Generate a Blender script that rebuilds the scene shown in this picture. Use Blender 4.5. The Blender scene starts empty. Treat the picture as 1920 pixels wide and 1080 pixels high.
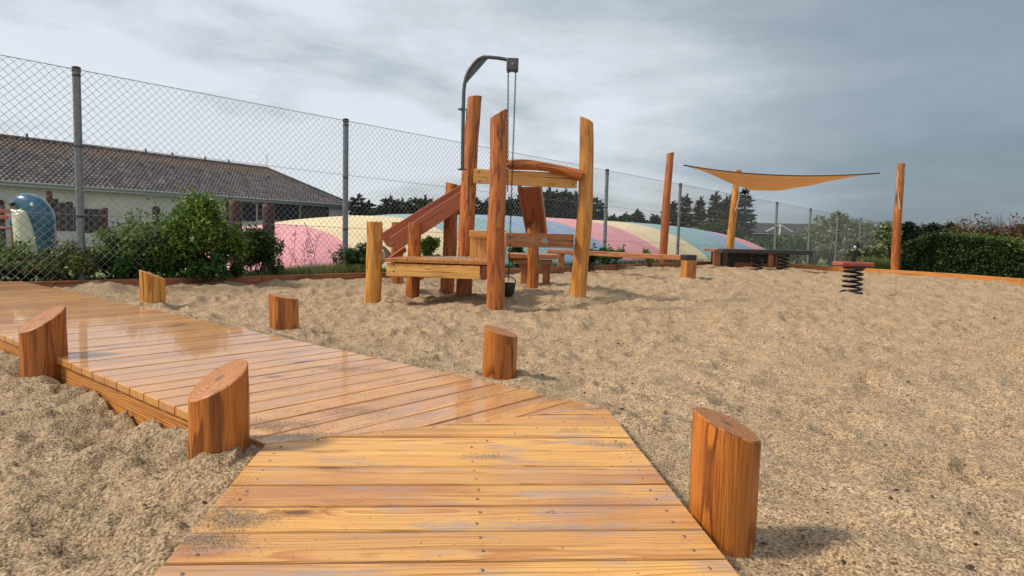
import bpy, math, random
import numpy as np
from mathutils import Vector, Matrix, noise as mnoise

sc = bpy.context.scene
# ------------------------------------------------------------------ camera
F, HZ, ROLL, H = 1280.0, 438.0, .024, .70
_p = math.atan((540-HZ)/F)
FW = np.array([0, math.cos(_p), -math.sin(_p)]); R0 = np.array([1., 0, 0]); U0 = np.cross(R0, FW)
RR = R0*math.cos(ROLL)+U0*math.sin(ROLL); UU = U0*math.cos(ROLL)-R0*math.sin(ROLL)
CC = np.array([0, 0, H])
cam = bpy.data.cameras.new('camera'); camo = bpy.data.objects.new('camera', cam); sc.collection.objects.link(camo)
cam.sensor_width = 36; cam.lens = 36*F/1920; cam.clip_start = .05; cam.clip_end = 5000
camo.matrix_world = Matrix(((RR[0], UU[0], -FW[0], 0), (RR[1], UU[1], -FW[1], 0), (RR[2], UU[2], -FW[2], H), (0, 0, 0, 1)))
sc.camera = camo

# ------------------------------------------------------------------ light
SUN_EL, SUN_AZ = math.radians(44), math.radians(-99)      # azimuth from +Y, clockwise; the sun stands to the left
sd = Vector((math.sin(SUN_AZ)*math.cos(SUN_EL), math.cos(SUN_AZ)*math.cos(SUN_EL), math.sin(SUN_EL)))
sun = bpy.data.lights.new('sun', 'SUN'); sun.energy = 4.0; sun.angle = math.radians(8); sun.color = (1, .90, .76)
suno = bpy.data.objects.new('sun', sun); sc.collection.objects.link(suno)
suno.rotation_euler = (-sd).to_track_quat('-Z', 'Y').to_euler(); suno.location = sd*30
sc.view_settings.view_transform = 'Standard'; sc.view_settings.look = 'None'; sc.view_settings.gamma = 1
sc.view_settings.exposure = 0.0
sc.view_settings.use_curve_mapping = False


class NT:
    def __init__(s, tree): s.t = tree; s.n = tree.nodes; s.l = tree.links; s.n.clear()
    def new(s, typ, **kw):
        nd = s.n.new(typ)
        for k, v in kw.items():
            if k.startswith('_'): setattr(nd, k[1:], v)
        return nd
    def put(s, sock, v):
        if v is None: return
        if isinstance(v, bpy.types.NodeSocket): s.l.new(v, sock)
        elif isinstance(v, (tuple, list)) and sock.type == 'RGBA' and len(v) == 3: sock.default_value = (*v, 1)
        else: sock.default_value = v
    def math(s, op, a, b=None, c=None, clamp=False):
        nd = s.n.new('ShaderNodeMath'); nd.operation = op; nd.use_clamp = clamp
        s.put(nd.inputs[0], a); s.put(nd.inputs[1], b); s.put(nd.inputs[2], c); return nd.outputs[0]
    def vmath(s, op, a, b=None):
        nd = s.n.new('ShaderNodeVectorMath'); nd.operation = op
        s.put(nd.inputs[0], a); s.put(nd.inputs[1], b); return nd.outputs['Value'] if op in ('LENGTH', 'DOT_PRODUCT') else nd.outputs[0]
    def sep(s, v):
        nd = s.n.new('ShaderNodeSeparateXYZ'); s.put(nd.inputs[0], v); return nd.outputs
    def comb(s, x, y, z):
        nd = s.n.new('ShaderNodeCombineXYZ'); s.put(nd.inputs[0], x); s.put(nd.inputs[1], y); s.put(nd.inputs[2], z); return nd.outputs[0]
    def noise(s, vec, scale, detail=3, rough=.5, dist=0, out='Fac'):
        nd = s.n.new('ShaderNodeTexNoise'); s.put(nd.inputs['Vector'], vec); nd.inputs['Scale'].default_value = scale
        nd.inputs['Detail'].default_value = detail; nd.inputs['Roughness'].default_value = rough; nd.inputs['Distortion'].default_value = dist
        return nd.outputs[out]
    def voro(s, vec, scale, feat='F1', out='Distance'):
        nd = s.n.new('ShaderNodeTexVoronoi'); nd.feature = feat; s.put(nd.inputs['Vector'], vec); nd.inputs['Scale'].default_value = scale
        return nd.outputs[out]
    def ramp(s, f, stops):
        nd = s.n.new('ShaderNodeValToRGB'); s.put(nd.inputs[0], f); e = nd.color_ramp.elements
        while len(e) < len(stops): e.new(.5)
        for el, (p, c) in zip(e, stops): el.position = p; el.color = (*c, 1) if not isinstance(c, (int, float)) else (c, c, c, 1)
        return nd.outputs[0]
    def smooth(s, f, a, b):
        nd = s.n.new('ShaderNodeMapRange'); nd.interpolation_type = 'SMOOTHSTEP'
        s.put(nd.inputs[0], f); nd.inputs[1].default_value = a; nd.inputs[2].default_value = b; return nd.outputs[0]
    def mix(s, f, a, b, blend='MIX'):
        nd = s.n.new('ShaderNodeMix'); nd.data_type = 'RGBA'; nd.blend_type = blend
        s.put(nd.inputs[0], f); s.put(nd.inputs[6], a); s.put(nd.inputs[7], b); return nd.outputs[2]
    def attr(s, name, out='Vector'):
        nd = s.n.new('ShaderNodeAttribute'); nd.attribute_name = name; return nd.outputs[out]
    def bump(s, h, dist, strength=1, nrm=None):
        nd = s.n.new('ShaderNodeBump'); nd.inputs['Distance'].default_value = dist; nd.inputs['Strength'].default_value = strength
        s.put(nd.inputs['Height'], h)
        if nrm: s.put(nd.inputs['Normal'], nrm)
        return nd.outputs[0]
    def bsdf(s, color, rough=.6, normal=None, metal=0, coat=None, coat_rough=.05, spec=.5, trans=None):
        b = s.n.new('ShaderNodeBsdfPrincipled'); s.put(b.inputs['Base Color'], color); s.put(b.inputs['Roughness'], rough)
        b.inputs['Metallic'].default_value = metal; b.inputs['Specular IOR Level'].default_value = spec
        if normal: s.put(b.inputs['Normal'], normal)
        if coat is not None: s.put(b.inputs['Coat Weight'], coat); s.put(b.inputs['Coat Roughness'], coat_rough); b.inputs['Coat IOR'].default_value = 1.4
        o = s.n.new('ShaderNodeOutputMaterial'); sh = b.outputs[0]
        if trans:
            t = s.n.new('ShaderNodeBsdfTranslucent'); s.put(t.inputs[0], color); m = s.n.new('ShaderNodeMixShader'); m.inputs[0].default_value = trans
            s.l.new(sh, m.inputs[1]); s.l.new(t.outputs[0], m.inputs[2]); sh = m.outputs[0]
        s.l.new(sh, o.inputs[0]); return b


def mat(name):
    m = bpy.data.materials.new(name); m.use_nodes = True; return m, NT(m.node_tree)


# ------------------------------------------------------------------ sky
w = bpy.data.worlds.new('World'); sc.world = w; w.use_nodes = True
t = NT(w.node_tree)
sky = t.new('ShaderNodeTexSky', _sky_type='NISHITA'); sky.sun_disc = False; sky.sun_elevation = SUN_EL; sky.sun_rotation = SUN_AZ
tc = t.new('ShaderNodeTexCoord').outputs['Generated']
x, y, z = t.sep(tc)[:3]
zz = t.math('ADD', t.math('MAXIMUM', z, 0), .22)
pl = t.comb(t.math('DIVIDE', x, zz), t.math('DIVIDE', y, zz), 0)
warp = t.vmath('ADD', pl, t.vmath('SCALE', t.noise(pl, 1.2, 3, out='Color'), None))
n1 = t.noise(t.vmath('ADD', pl, (3.1, .7, 0)), .8, 7, .56, .6)
n2 = t.noise(t.vmath('ADD', pl, (7.3, 2.1, 0)), 2.6, 6, .6, .2)
cl = t.math('ADD', t.math('MULTIPLY', n1, .72), t.math('MULTIPLY', n2, .28))
side = t.smooth(t.math('DIVIDE', x, t.math('MAXIMUM', y, .2)), -.10, .62)           # the storm front stands to the right
front = t.smooth(y, -.2, .3)
side = t.math('MULTIPLY', side, front)
low = t.smooth(z, .30, .0)
soft = t.math('MULTIPLY', t.math('SUBTRACT', cl, .5), t.math('SUBTRACT', 1, t.math('MULTIPLY', side, .78)))
lit = t.math('ADD', .83, t.math('MULTIPLY', soft, 3.0))
lit = t.math('ADD', lit, t.math('MULTIPLY', low, .30))
lit = t.math('SUBTRACT', lit, t.math('MULTIPLY', side, t.math('ADD', .53, t.math('MULTIPLY', low, .42))), clamp=True)
col = t.ramp(lit, [(0, (.165, .215, .265)), (.22, (.25, .315, .37)), (.5, (.42, .49, .55)), (.75, (.64, .69, .735)), (1, (.80, .86, .92))])
mx = t.mix(.88, sky.outputs[0], t.vmath('MULTIPLY', col, (10, 10, 10)))
bg = t.new('ShaderNodeBackground'); t.l.new(mx, bg.inputs[0]); bg.inputs[1].default_value = .1
o = t.new('ShaderNodeOutputWorld'); t.l.new(bg.outputs[0], o.inputs[0])


# ------------------------------------------------------------------ helpers
def ray(px, py): return FW + RR*(px-960)/F - UU*(py-540)/F
def G(px, py, z=0.):                     # the point of the level z seen at a pixel
    d = ray(px, py); return CC + d*((z-H)/d[2])
def D(px, py, Y):                        # the point at depth Y seen at a pixel
    d = ray(px, py); return CC + d*(Y/d[1])
rnd = random.Random(5)
rs = np.random.RandomState(7)
def V(*a): return np.array(a, float)
def nrm(v): v = np.asarray(v, float); return v/max(1e-9, np.linalg.norm(v))
UP = V(0, 0, 1)


class MB:
    """collects shapes of one mesh; gc = wood coordinates (along, across from the pith), tn = tint"""
    def __init__(s): s.v = []; s.f = []; s.g = []; s.t = []; s.m = []
    def add(s, vs, fs, gc=None, tn=None, mi=0):
        b = len(s.v); s.v += [tuple(map(float, q)) for q in vs]; s.f += [tuple(b+i for i in q) for q in fs]
        s.g += [tuple(map(float, q)) for q in (gc if gc is not None else vs)]
        s.t += [rnd.random() if tn is None else tn]*len(vs); s.m += [mi]*len(fs)
        return s
    def board(s, A, B, W, T, wd, th, ch=.003, tn=None, pith=None, mi=0, segs=1, taper=None):
        """board from A to B (centres of the ends), width along W, thickness along T"""
        A = V(*A); B = V(*B); L = B-A; ln = np.linalg.norm(L); L = L/ln; W = nrm(W - L*np.dot(W, L)); T = nrm(T - L*np.dot(T, L) - W*np.dot(T, W))
        a, b = wd/2, th/2; c = min(ch, b*.6, a*.6)
        pr = [(-a+c, -b), (a-c, -b), (a, -b+c), (a, b-c), (a-c, b), (-a+c, b), (-a, b-c), (-a, -b+c)]
        off = pith if pith is not None else (rnd.uniform(-.5, .5)*wd, -rnd.uniform(.02, .09)); l0 = rnd.uniform(0, 50); wo = rnd.uniform(-3, 3)
        vs, gc = [], []
        ts = [0]+[i/segs for i in range(1, segs)]+[1]
        ends = [(0, .0, c), ] + [(q, q, 0) for q in ts[1:-1]] + [(1, 1., c)]
        rows = [(0., c), (c/ln, 0.)] + [(q, 0.) for q in ts[1:-1]] + [(1-c/ln, 0.), (1., c)]
        for q, ins in rows:
            k = 1 if taper is None else 1+(taper-1)*q
            for (u, v_) in pr:
                uu = (u-np.sign(u)*ins)*k; vv = v_-np.sign(v_)*ins
                vs.append(A+L*ln*q+W*uu+T*vv); gc.append((l0+ln*q, uu-off[0], vv-off[1]+wo*0))
        n = len(pr); R = len(rows); fs = []
        for r in range(R-1):
            for i in range(n): j = (i+1) % n; fs.append((r*n+i, r*n+j, (r+1)*n+j, (r+1)*n+i))
        fs.append(tuple(range(n-1, -1, -1))); fs.append(tuple((R-1)*n+i for i in range(n)))
        if np.dot(np.cross(W, T), L) < 0: fs = [f[::-1] for f in fs]
        s.add(vs, fs, gc, tn, mi); return s
    def tube(s, pts, r, m=10, caps=True, tn=None, mi=0, wob=0., flat=1.):
        pts = [V(*p) for p in pts]; n = len(pts); rr = [r]*n if np.isscalar(r) else list(r)
        t0 = nrm(pts[1]-pts[0]); ref = UP if abs(t0[2]) < .9 else V(1, 0, 0); X = nrm(np.cross(t0, ref))
        vs, gc = [], []; l = rnd.uniform(0, 50); sd = rnd.uniform(0, 99)
        for i, P in enumerate(pts):
            tg = nrm(pts[min(i+1, n-1)]-pts[max(i-1, 0)]); X = nrm(X-tg*np.dot(X, tg)); Y = np.cross(tg, X)
            if i: l += np.linalg.norm(P-pts[i-1])
            for k in range(m):
                a = 2*math.pi*k/m; q = rr[i]*(1+(wob*mnoise.noise(Vector((math.cos(a)*1.3+sd, math.sin(a)*1.3, l*2.2))) if wob else 0))
                vs.append(P+X*math.cos(a)*q+Y*math.sin(a)*q*flat); gc.append((l, math.cos(a)*q, math.sin(a)*q))
        fs = [(i*m+k, i*m+(k+1) % m, (i+1)*m+(k+1) % m, (i+1)*m+k) for i in range(n-1) for k in range(m)]
        tn = rnd.random() if tn is None else tn
        s.add(vs, fs, gc, tn, mi)
        if caps:
            for e, i in ((0, 0), (1, n-1)):
                ring = vs[i*m:(i+1)*m]; g = gc[i*m:(i+1)*m]
                s.add(ring+[pts[i]], [((k, (k+1) % m, m) if e else ((k+1) % m, k, m)) for k in range(m)], g+[(g[0][0], 0, 0)], tn, mi)
        return s
    def log(s, base, top, r0, r1, cut=(0, 0), m=26, tn=.5, wob=.06, bend=0., sink=.3, seed=None):
        """peeled round log, its top sawn at a slant (cut = rise per metre in x and y)"""
        base = V(*base); top = V(*top); sd = rnd.uniform(0, 99) if seed is None else seed; ax = top-base
        base2 = base-ax*(sink/ax[2]); n = max(8, int(np.linalg.norm(top-base2)/.07)); vs, gc = [], []
        bd = V(math.cos(sd*7), math.sin(sd*7), 0)
        for i in range(n+1):
            q = i/n
            P = base2+(top-base2)*q + bd*bend*math.sin(q*math.pi)+V(mnoise.noise(Vector((q*3, sd, 0))), mnoise.noise(Vector((q*3, sd, 5))), 0)*.02*min(1, ax[2])
            r = r0+(r1-r0)*q
            for k in range(m):
                a = 2*math.pi*k/m
                w_ = wob*(mnoise.noise(Vector((math.cos(a)*1.1+sd, math.sin(a)*1.1, P[2]*1.6)))+.45*mnoise.noise(Vector((math.cos(a)*3+sd, math.sin(a)*3, P[2]*5+9))))
                rr = r*(1+w_); dx, dy = math.cos(a)*rr, math.sin(a)*rr
                z_ = P[2]+(dx*cut[0]+dy*cut[1])*max(0, (q-.35)/.65)
                vs.append(V(P[0]+dx, P[1]+dy, z_)); gc.append((z_+sd, dx, dy))
        # chamfered rim and the sawn face
        for (ins, dn) in ((.0, 0), ):
            pass
        last = vs[-m:]; c = sum(last)/m
        rim = [c+(p-c)*(1-.004/r1)+V(0, 0, .003) for p in last]
        vs += rim; gc += [(g[0], g[1]*.97, g[2]*.97) for g in gc[-m:]]
        fs = [(i*m+k, i*m+(k+1) % m, (i+1)*m+(k+1) % m, (i+1)*m+k) for i in range(n+1) for k in range(m)]
        s.add(vs, fs, gc, tn, 0)
        s.add(rim+[c+V(0, 0, .003)], [(k, (k+1) % m, m) for k in range(m)], [(.0+sd, g[1]-.004*math.sin(sd), g[2]) for g in gc[-m:]]+[(sd, -.004*math.sin(sd), 0)], tn, 1)
        return s
    def ball(s, c, r, m=12, n=8, tn=None, mi=0):
        r = V(r, r, r) if np.isscalar(r) else V(*r); vs = []
        for i in range(n+1):
            ph = math.pi*i/n
            for k in range(m): a = 2*math.pi*k/m; vs.append(V(*c)+V(r[0]*math.sin(ph)*math.cos(a), r[1]*math.sin(ph)*math.sin(a), r[2]*math.cos(ph)))
        s.add(vs, [(i*m+k, (i+1)*m+k, (i+1)*m+(k+1) % m, i*m+(k+1) % m) for i in range(n) for k in range(m)], None, tn, mi); return s
    def build(s, name, mats, parent=None, smooth=False):
        loc = V(*parent.location) if parent is not None else V(0, 0, 0)
        if parent is not None and parent.parent is not None: loc = loc+V(*parent.parent.location)
        if parent is not None and parent.type == 'MESH': loc = V(*parent['w_off'])
        me = bpy.data.meshes.new(name); vv = np.array(s.v)-loc
        me.from_pydata(vv.tolist(), [], s.f)
        a = me.attributes.new('gc', 'FLOAT_VECTOR', 'POINT'); a.data.foreach_set('vector', np.array(s.g, 'f').ravel())
        a = me.attributes.new('tn', 'FLOAT', 'POINT'); a.data.foreach_set('value', np.array(s.t, 'f'))
        mats = mats if isinstance(mats, (list, tuple)) else [mats]
        for q in mats: me.materials.append(q)
        if len(mats) > 1: me.polygons.foreach_set('material_index', s.m)
        if smooth: me.polygons.foreach_set('use_smooth', [True]*len(me.polygons))
        if smooth == 'auto': me.set_sharp_from_angle(angle=math.radians(38))
        me.update(); ob = bpy.data.objects.new(name, me); sc.collection.objects.link(ob)
        if parent is not None: ob.parent = parent
        ob['w_off'] = tuple(float(q) for q in loc)
        return ob


def fast_mesh(name, verts, quads, mats, tn=None, smooth=False, parent=None, mi=None, k=4):
    verts = np.asarray(verts, 'f'); quads = np.asarray(quads, 'i')
    if parent is not None: verts = verts-np.array(parent['w_off'] if parent.type == 'MESH' else parent.location, 'f')
    me = bpy.data.meshes.new(name); me.vertices.add(len(verts)); me.vertices.foreach_set('co', verts.ravel())
    me.loops.add(quads.size); me.loops.foreach_set('vertex_index', quads.ravel())
    me.polygons.add(len(quads)); me.polygons.foreach_set('loop_start', np.arange(0, quads.size, k, dtype='i'))
    if tn is not None:
        a = me.attributes.new('tn', 'FLOAT', 'POINT'); a.data.foreach_set('value', np.asarray(tn, 'f'))
    for q in (mats if isinstance(mats, (list, tuple)) else [mats]): me.materials.append(q)
    if mi is not None: me.polygons.foreach_set('material_index', np.asarray(mi, 'i'))
    if smooth: me.polygons.foreach_set('use_smooth', np.ones(len(quads), bool))
    me.update(calc_edges=True); ob = bpy.data.objects.new(name, me); sc.collection.objects.link(ob)
    if parent is not None: ob.parent = parent
    ob['w_off'] = (0., 0., 0.)
    return ob


def tag(o, label=None, cat=None, group=None, kind=None):
    if label: o['label'] = label
    if cat: o['category'] = cat
    if group: o['group'] = group
    if kind: o['kind'] = kind
    return o
def thing(name, loc, label, cat, group=None):
    o = bpy.data.objects.new(name, None); o.location = tuple(float(q) for q in loc); o.empty_display_size = .1
    sc.collection.objects.link(o); o['w_off'] = tuple(float(q) for q in loc); return tag(o, label, cat, group)


# numpy value noise
def vnoise(x, y, seed=0):
    r = np.random.RandomState(seed).rand(256, 256).astype('f')
    xi = np.floor(x).astype(int); yi = np.floor(y).astype(int); fx = x-xi; fy = y-yi
    fx = fx*fx*(3-2*fx); fy = fy*fy*(3-2*fy)
    a = r[xi & 255, yi & 255]; b = r[(xi+1) & 255, yi & 255]; c = r[xi & 255, (yi+1) & 255]; d = r[(xi+1) & 255, (yi+1) & 255]
    return (a*(1-fx)+b*fx)*(1-fy)+(c*(1-fx)+d*fx)*fy-.5
def fbm(x, y, sc_, oct_=4, seed=0, gain=.5):
    s_ = 0; a = 1.
    for i in range(oct_):
        th = 1.1*i+.4; c, q = math.cos(th), math.sin(th)
        s_ = s_+a*vnoise((x*c-y*q)*sc_+13.7*i, (x*q+y*c)*sc_+7.1*i, seed+i); sc_ *= 2.03; a *= gain
    return s_


# ------------------------------------------------------------------ materials
def wood(name, early, late, red, ring=230, wet=0., knots=1., rough=.5, grey=0., bumpd=.0015, end=False, warp=.055, ksel=.5, streak=1.):
    m, t = mat(name)
    g = t.attr('gc'); x, y, z = t.sep(g)[:3]; tn = t.attr('tn', 'Fac')
    st = t.comb(t.math('MULTIPLY', x, .9), t.math('MULTIPLY', y, 7), t.math('MULTIPLY', z, 7))
    st = t.vmath('ADD', st, t.comb(t.math('MULTIPLY', tn, 31), 0, t.math('MULTIPLY', tn, 17)))
    d = t.vmath('LENGTH', t.comb(0, y, z))
    nz = t.noise(st, 1.0, 3, .55)
    # knots push the rings aside
    kv = t.comb(t.math('ADD', t.math('MULTIPLY', x, 2.6), t.math('MULTIPLY', tn, 9)), t.math('MULTIPLY', y, 8), t.math('ADD', t.math('MULTIPLY', z, 8), t.math('MULTIPLY', tn, 5)))
    kd = t.voro(kv, 1.0)
    dd = t.math('ADD', d, t.math('MULTIPLY', nz, warp))
    if not end: dd = t.math('ADD', dd, t.math('MULTIPLY', t.smooth(kd, .32, .0), .014*knots))
    ph = t.math('MULTIPLY', dd, ring if not end else ring*1.3)
    wv = t.math('FRACT', ph)
    rg = t.ramp(wv, [(0, 0.05), (.55, .25), (.86, 1), (.93, .9), (1, 0.05)])
    fine = t.noise(t.comb(t.math('MULTIPLY', x, 5), t.math('MULTIPLY', y, 160), t.math('MULTIPLY', z, 160)), 1, 3, .6)
    c = t.mix(t.math('MULTIPLY', rg, .5 if end else .85), early, late)
    tone = t.noise(t.vmath('MULTIPLY', st, (1.2, .5, .5)), 1.0, 4, .6)
    rf = t.math('ADD', t.smooth(tone, .42, .72), t.math('MULTIPLY', t.math('SUBTRACT', tn, .5), .9), clamp=True)
    c = t.mix(t.math('MULTIPLY', rf, .75), c, red)
    c = t.mix(t.math('MULTIPLY', t.smooth(fine, .42, .72), .6*streak), c, t.mix(1, c, (.55, .40, .27), 'MULTIPLY'))
    st2 = t.noise(t.comb(t.math('MULTIPLY', x, 2.2), t.math('MULTIPLY', y, 45), t.math('ADD', t.math('MULTIPLY', z, 45), t.math('MULTIPLY', tn, 20))), 1, 4, .6)
    c = t.mix(t.math('MULTIPLY', t.smooth(st2, .54, .70), .6*streak), c, t.mix(1, c, (.50, .30, .20), 'MULTIPLY'))
    if grey:
        gn = t.noise(t.vmath('MULTIPLY', g, (3, 9, 9)), 1.6, 5, .65)
        c = t.mix(t.math('MULTIPLY', t.smooth(gn, .48, .75), grey), c, (.34, .26, .24))
    if knots and not end:
        kk = t.smooth(t.math('ADD', kd, t.math('MULTIPLY', t.math('SUBTRACT', t.noise(kv, 7, 3, .7), .5), .16)), .12, .05)
        halo = t.smooth(t.math('ADD', kd, t.math('MULTIPLY', t.math('SUBTRACT', t.noise(kv, 4, 3, .7), .5), .5)), .30, .05)
        sel = t.smooth(t.noise(kv, .7, 1), ksel, ksel+.06)
        c = t.mix(t.math('MULTIPLY', t.math('MULTIPLY', halo, sel), .7), c, t.mix(1, c, (.55, .36, .25), 'MULTIPLY'))
        c = t.mix(t.math('MULTIPLY', t.math('MULTIPLY', kk, sel), .85), c, (.11, .035, .014))
        sp = t.voro(t.vmath('MULTIPLY', g, (45, 90, 90)), 1.0)
        c = t.mix(t.math('MULTIPLY', t.smooth(t.math('ADD', sp, t.math('MULTIPLY', t.math('SUBTRACT', t.noise(g, 9, 2), .35), .9)), .17, .08), .75), c, (.09, .045, .025))
    if end:
        cr = t.noise(t.vmath('MULTIPLY', g, (0, 40, 40)), 1, 2)
        c = t.mix(t.smooth(d, .02, .0), c, (.12, .05, .02))
    else:   # drying cracks and stains along the grain
        ck = t.noise(t.comb(t.math('MULTIPLY', x, 1.1), t.math('MULTIPLY', y, 38), t.math('MULTIPLY', z, 38)), 1, 2, .4)
        c = t.mix(t.math('MULTIPLY', t.smooth(ck, .665, .69), .9 if streak == 1. else .25), c, (.07, .025, .01))
    b1 = t.bump(t.math('ADD', t.math('ADD', t.math('MULTIPLY', rg, -.5), fine), t.math('MULTIPLY', st2, 1.4)), bumpd, .9)
    if wet:
        wn = t.noise(t.vmath('MULTIPLY', t.new('ShaderNodeNewGeometry').outputs['Position'], (1.0, 1.0, 1)), .9, 4, .6)
        wm = t.smooth(wn, .60-wet*.32, .68-wet*.32)
        c = t.mix(t.math('MULTIPLY', wm, .28), c, t.mix(1, c, (.62, .50, .45), 'MULTIPLY'))
        wg = t.noise(t.comb(t.math('MULTIPLY', x, 6), t.math('MULTIPLY', y, 60), t.math('MULTIPLY', tn, 50)), 1, 4, .65)
        wb = t.math('MULTIPLY', wm, t.smooth(t.math('ADD', wg, t.math('MULTIPLY', tn, .25)), .30, .58))
        t.bsdf(c, rough, b1, coat=t.math('ADD', .08, t.math('MULTIPLY', wb, .62)), coat_rough=t.math('SUBTRACT', .34, t.math('MULTIPLY', wb, .29)))
    else:
        t.bsdf(c, rough, b1, coat=.12, coat_rough=.3)
    return m

M = {}
M['deck_near'] = wood('decking_dry', (.80, .45, .13), (.50, .20, .045), (.40, .15, .065), ring=150, rough=.5, grey=.8, wet=.2, ksel=.38, streak=.55)
M['deck_far'] = wood('decking_wet', (.82, .42, .11), (.50, .19, .04), (.48, .19, .06), ring=150, rough=.42, grey=.6, wet=1.0, ksel=.42, streak=.6)
M['beam'] = wood('larch_beam', (.62, .27, .055), (.26, .07, .012), (.44, .15, .03), ring=105, rough=.5, knots=.7)
M['log'] = wood('larch_log', (.56, .19, .028), (.15, .036, .007), (.30, .075, .011), ring=60, rough=.42, knots=.8, bumpd=.005, warp=.11)
M['logend'] = wood('log_end_grain', (.50, .20, .05), (.12, .035, .010), (.30, .10, .025), ring=85, end=True)
M['logy'] = wood('yellow_log', (.68, .31, .05), (.38, .13, .02), (.50, .20, .03), ring=50, rough=.48, knots=.6, bumpd=.003, warp=.09)
M['logyend'] = wood('yellow_log_end', (.60, .30, .08), (.34, .13, .03), (.42, .18, .05), ring=190, end=True)
M['logr'] = wood('red_log', (.56, .18, .030), (.19, .045, .010), (.38, .095, .016), warp=.10, ring=60, rough=.5, knots=.8, bumpd=.004)
M['redboard'] = wood('red_board', (.42, .115, .04), (.22, .045, .018), (.32, .075, .03), ring=120, rough=.45)
M['paleboard'] = wood('pale_board', (.78, .43, .12), (.52, .23, .05), (.60, .28, .06), ring=110, rough=.5)
M['brownboard'] = wood('brown_board', (.46, .18, .05), (.26, .08, .02), (.34, .12, .03), ring=120, rough=.5, grey=.4)
M['edging'] = wood('edging_wood', (.36, .13, .04), (.20, .055, .017), (.27, .085, .03), ring=110, rough=.55, grey=.3)
M['oldpost'] = wood('dark_brown_post', (.10, .035, .02), (.05, .018, .012), (.08, .03, .02), ring=70, rough=.7)
M['darkwood'] = wood('black_wet_board', (.022, .018, .016), (.014, .011, .010), (.03, .018, .014), ring=100, rough=.4)


def simple(name, col, rough=.5, metal=0, nscale=30, amt=.25, bump=0., spec=.5, coat=None, col2=None):
    m, t = mat(name); pos = t.new('ShaderNodeTexCoord').outputs['Object']
    n = t.noise(pos, nscale, 4, .6)
    c = t.mix(t.math('MULTIPLY', t.smooth(n, .35, .7), 1.0), col, col2 or tuple(q*(1-amt) for q in col))
    t.bsdf(c, rough, t.bump(n, bump) if bump else None, metal, spec=spec, coat=coat); return m
M['galv'] = simple('galvanised_steel', (.46, .47, .48), .42, .7, 40, .3)
M['wire'] = simple('fence_wire', (.34, .35, .36), .45, .5, 60, .3)
M['fpost'] = simple('fence_post_steel', (.22, .24, .26), .45, .5, 25, .35)
M['cap'] = simple('black_plastic', (.02, .02, .02), .5, 0, 20)
M['crane'] = simple('grey_painted_steel', (.10, .105, .11), .38, .4, 30, .3)
M['black'] = simple('black_steel', (.012, .012, .013), .35, .2, 20, .3)
M['screw'] = simple('screw_steel', (.34, .27, .20), .5, .6, 90, .4)
M['rubber'] = simple('black_rubber', (.018, .018, .018), .7, 0, 30)
M['scoop'] = simple('scoop_steel', (.42, .43, .44), .28, .8, 12, .25)
M['rocker_red'] = simple('red_rubber_board', (.36, .075, .045), .55, 0, 35, .35, .001)
M['white'] = simple('white_paint', (.72, .72, .70), .6, 0, 3, .12)
M['wall'] = simple('whitewashed_wall', (.60, .58, .53), .85, 0, 1.3, .22, .003)
M['window'] = simple('dark_window_glass', (.03, .035, .04), .12, 0, 2)
M['darkpanel'] = simple('dark_brown_panel', (.05, .038, .042), .7, 0, 6, .3)
M['blue'] = simple('blue_fibreglass', (.012, .11, .20), .25, 0, 4, .35, coat=.5)
M['cream'] = simple('cream_fibreglass', (.62, .60, .42), .3, 0, 4, .15, coat=.5)
M['soil'] = simple('soil', (.08, .055, .035), .95, 0, 22, .5, .01)
M['rope'] = simple('pale_rope', (.62, .60, .55), .8, 0, 200, .3)
M['pink'] = simple('pink_fabric', (.76, .33, .36), .55, 0, 1.6, .16, .02)
M['yellow'] = simple('yellow_fabric', (.78, .63, .38), .55, 0, 1.6, .16, .02)
M['teal'] = simple('teal_fabric', (.27, .42, .43), .55, 0, 1.6, .16, .02)
M['pblue'] = simple('blue_fabric', (.28, .38, .52), .55, 0, 1.6, .16, .02)


def sand_mat():
    m, t = mat('wet_coarse_sand'); pos = t.new('ShaderNodeNewGeometry').outputs['Position']
    v1 = t.voro(pos, 210, out='Color'); gr = t.sep(v1)[0]
    v2 = t.sep(t.voro(pos, 130, out='Color'))[1]
    nf = t.noise(pos, 55, 5, .75); nb = t.noise(pos, 2.2, 4, .6); nm = t.noise(pos, 11, 3, .6)
    f = t.math('ADD', t.math('MULTIPLY', gr, .52), t.math('MULTIPLY', v2, .24)); f = t.math('ADD', f, t.math('MULTIPLY', t.math('SUBTRACT', nf, .42), .62))
    c = t.ramp(f, [(.0, (.06, .042, .028)), (.2, (.19, .135, .085)), (.42, (.385, .268, .158)), (.65, (.53, .38, .235)), (1, (.80, .635, .44))])
    c = t.mix(t.math('MULTIPLY', t.smooth(nb, .42, .66), .30), c, t.mix(1, c, (.80, .73, .65), 'MULTIPLY'))
    c = t.mix(t.math('MULTIPLY', t.smooth(nm, .48, .70), .32), c, t.mix(1, c, (.72, .64, .55), 'MULTIPLY'))
    px_, py_ = t.sep(pos)[:2]     # darker, greyer tone on the near sand towards the left
    left_dark = t.math('MULTIPLY', t.smooth(t.math('ADD', px_, t.math('MULTIPLY', nb, .8)), .2, -.5), t.smooth(py_, 5.0, 3.2))
    c = t.mix(t.math('MULTIPLY', left_dark, .55), c, t.mix(1, c, (.70, .72, .72), 'MULTIPLY'))
    dist = t.voro(pos, 130)
    h = t.math('ADD', t.math('MULTIPLY', dist, -1.0), t.math('MULTIPLY', nf, 1.6))
    b = t.bump(h, .0036, 1.0)
    t.bsdf(c, .85, b, spec=.25); return m
M['sand'] = sand_mat()


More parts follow.
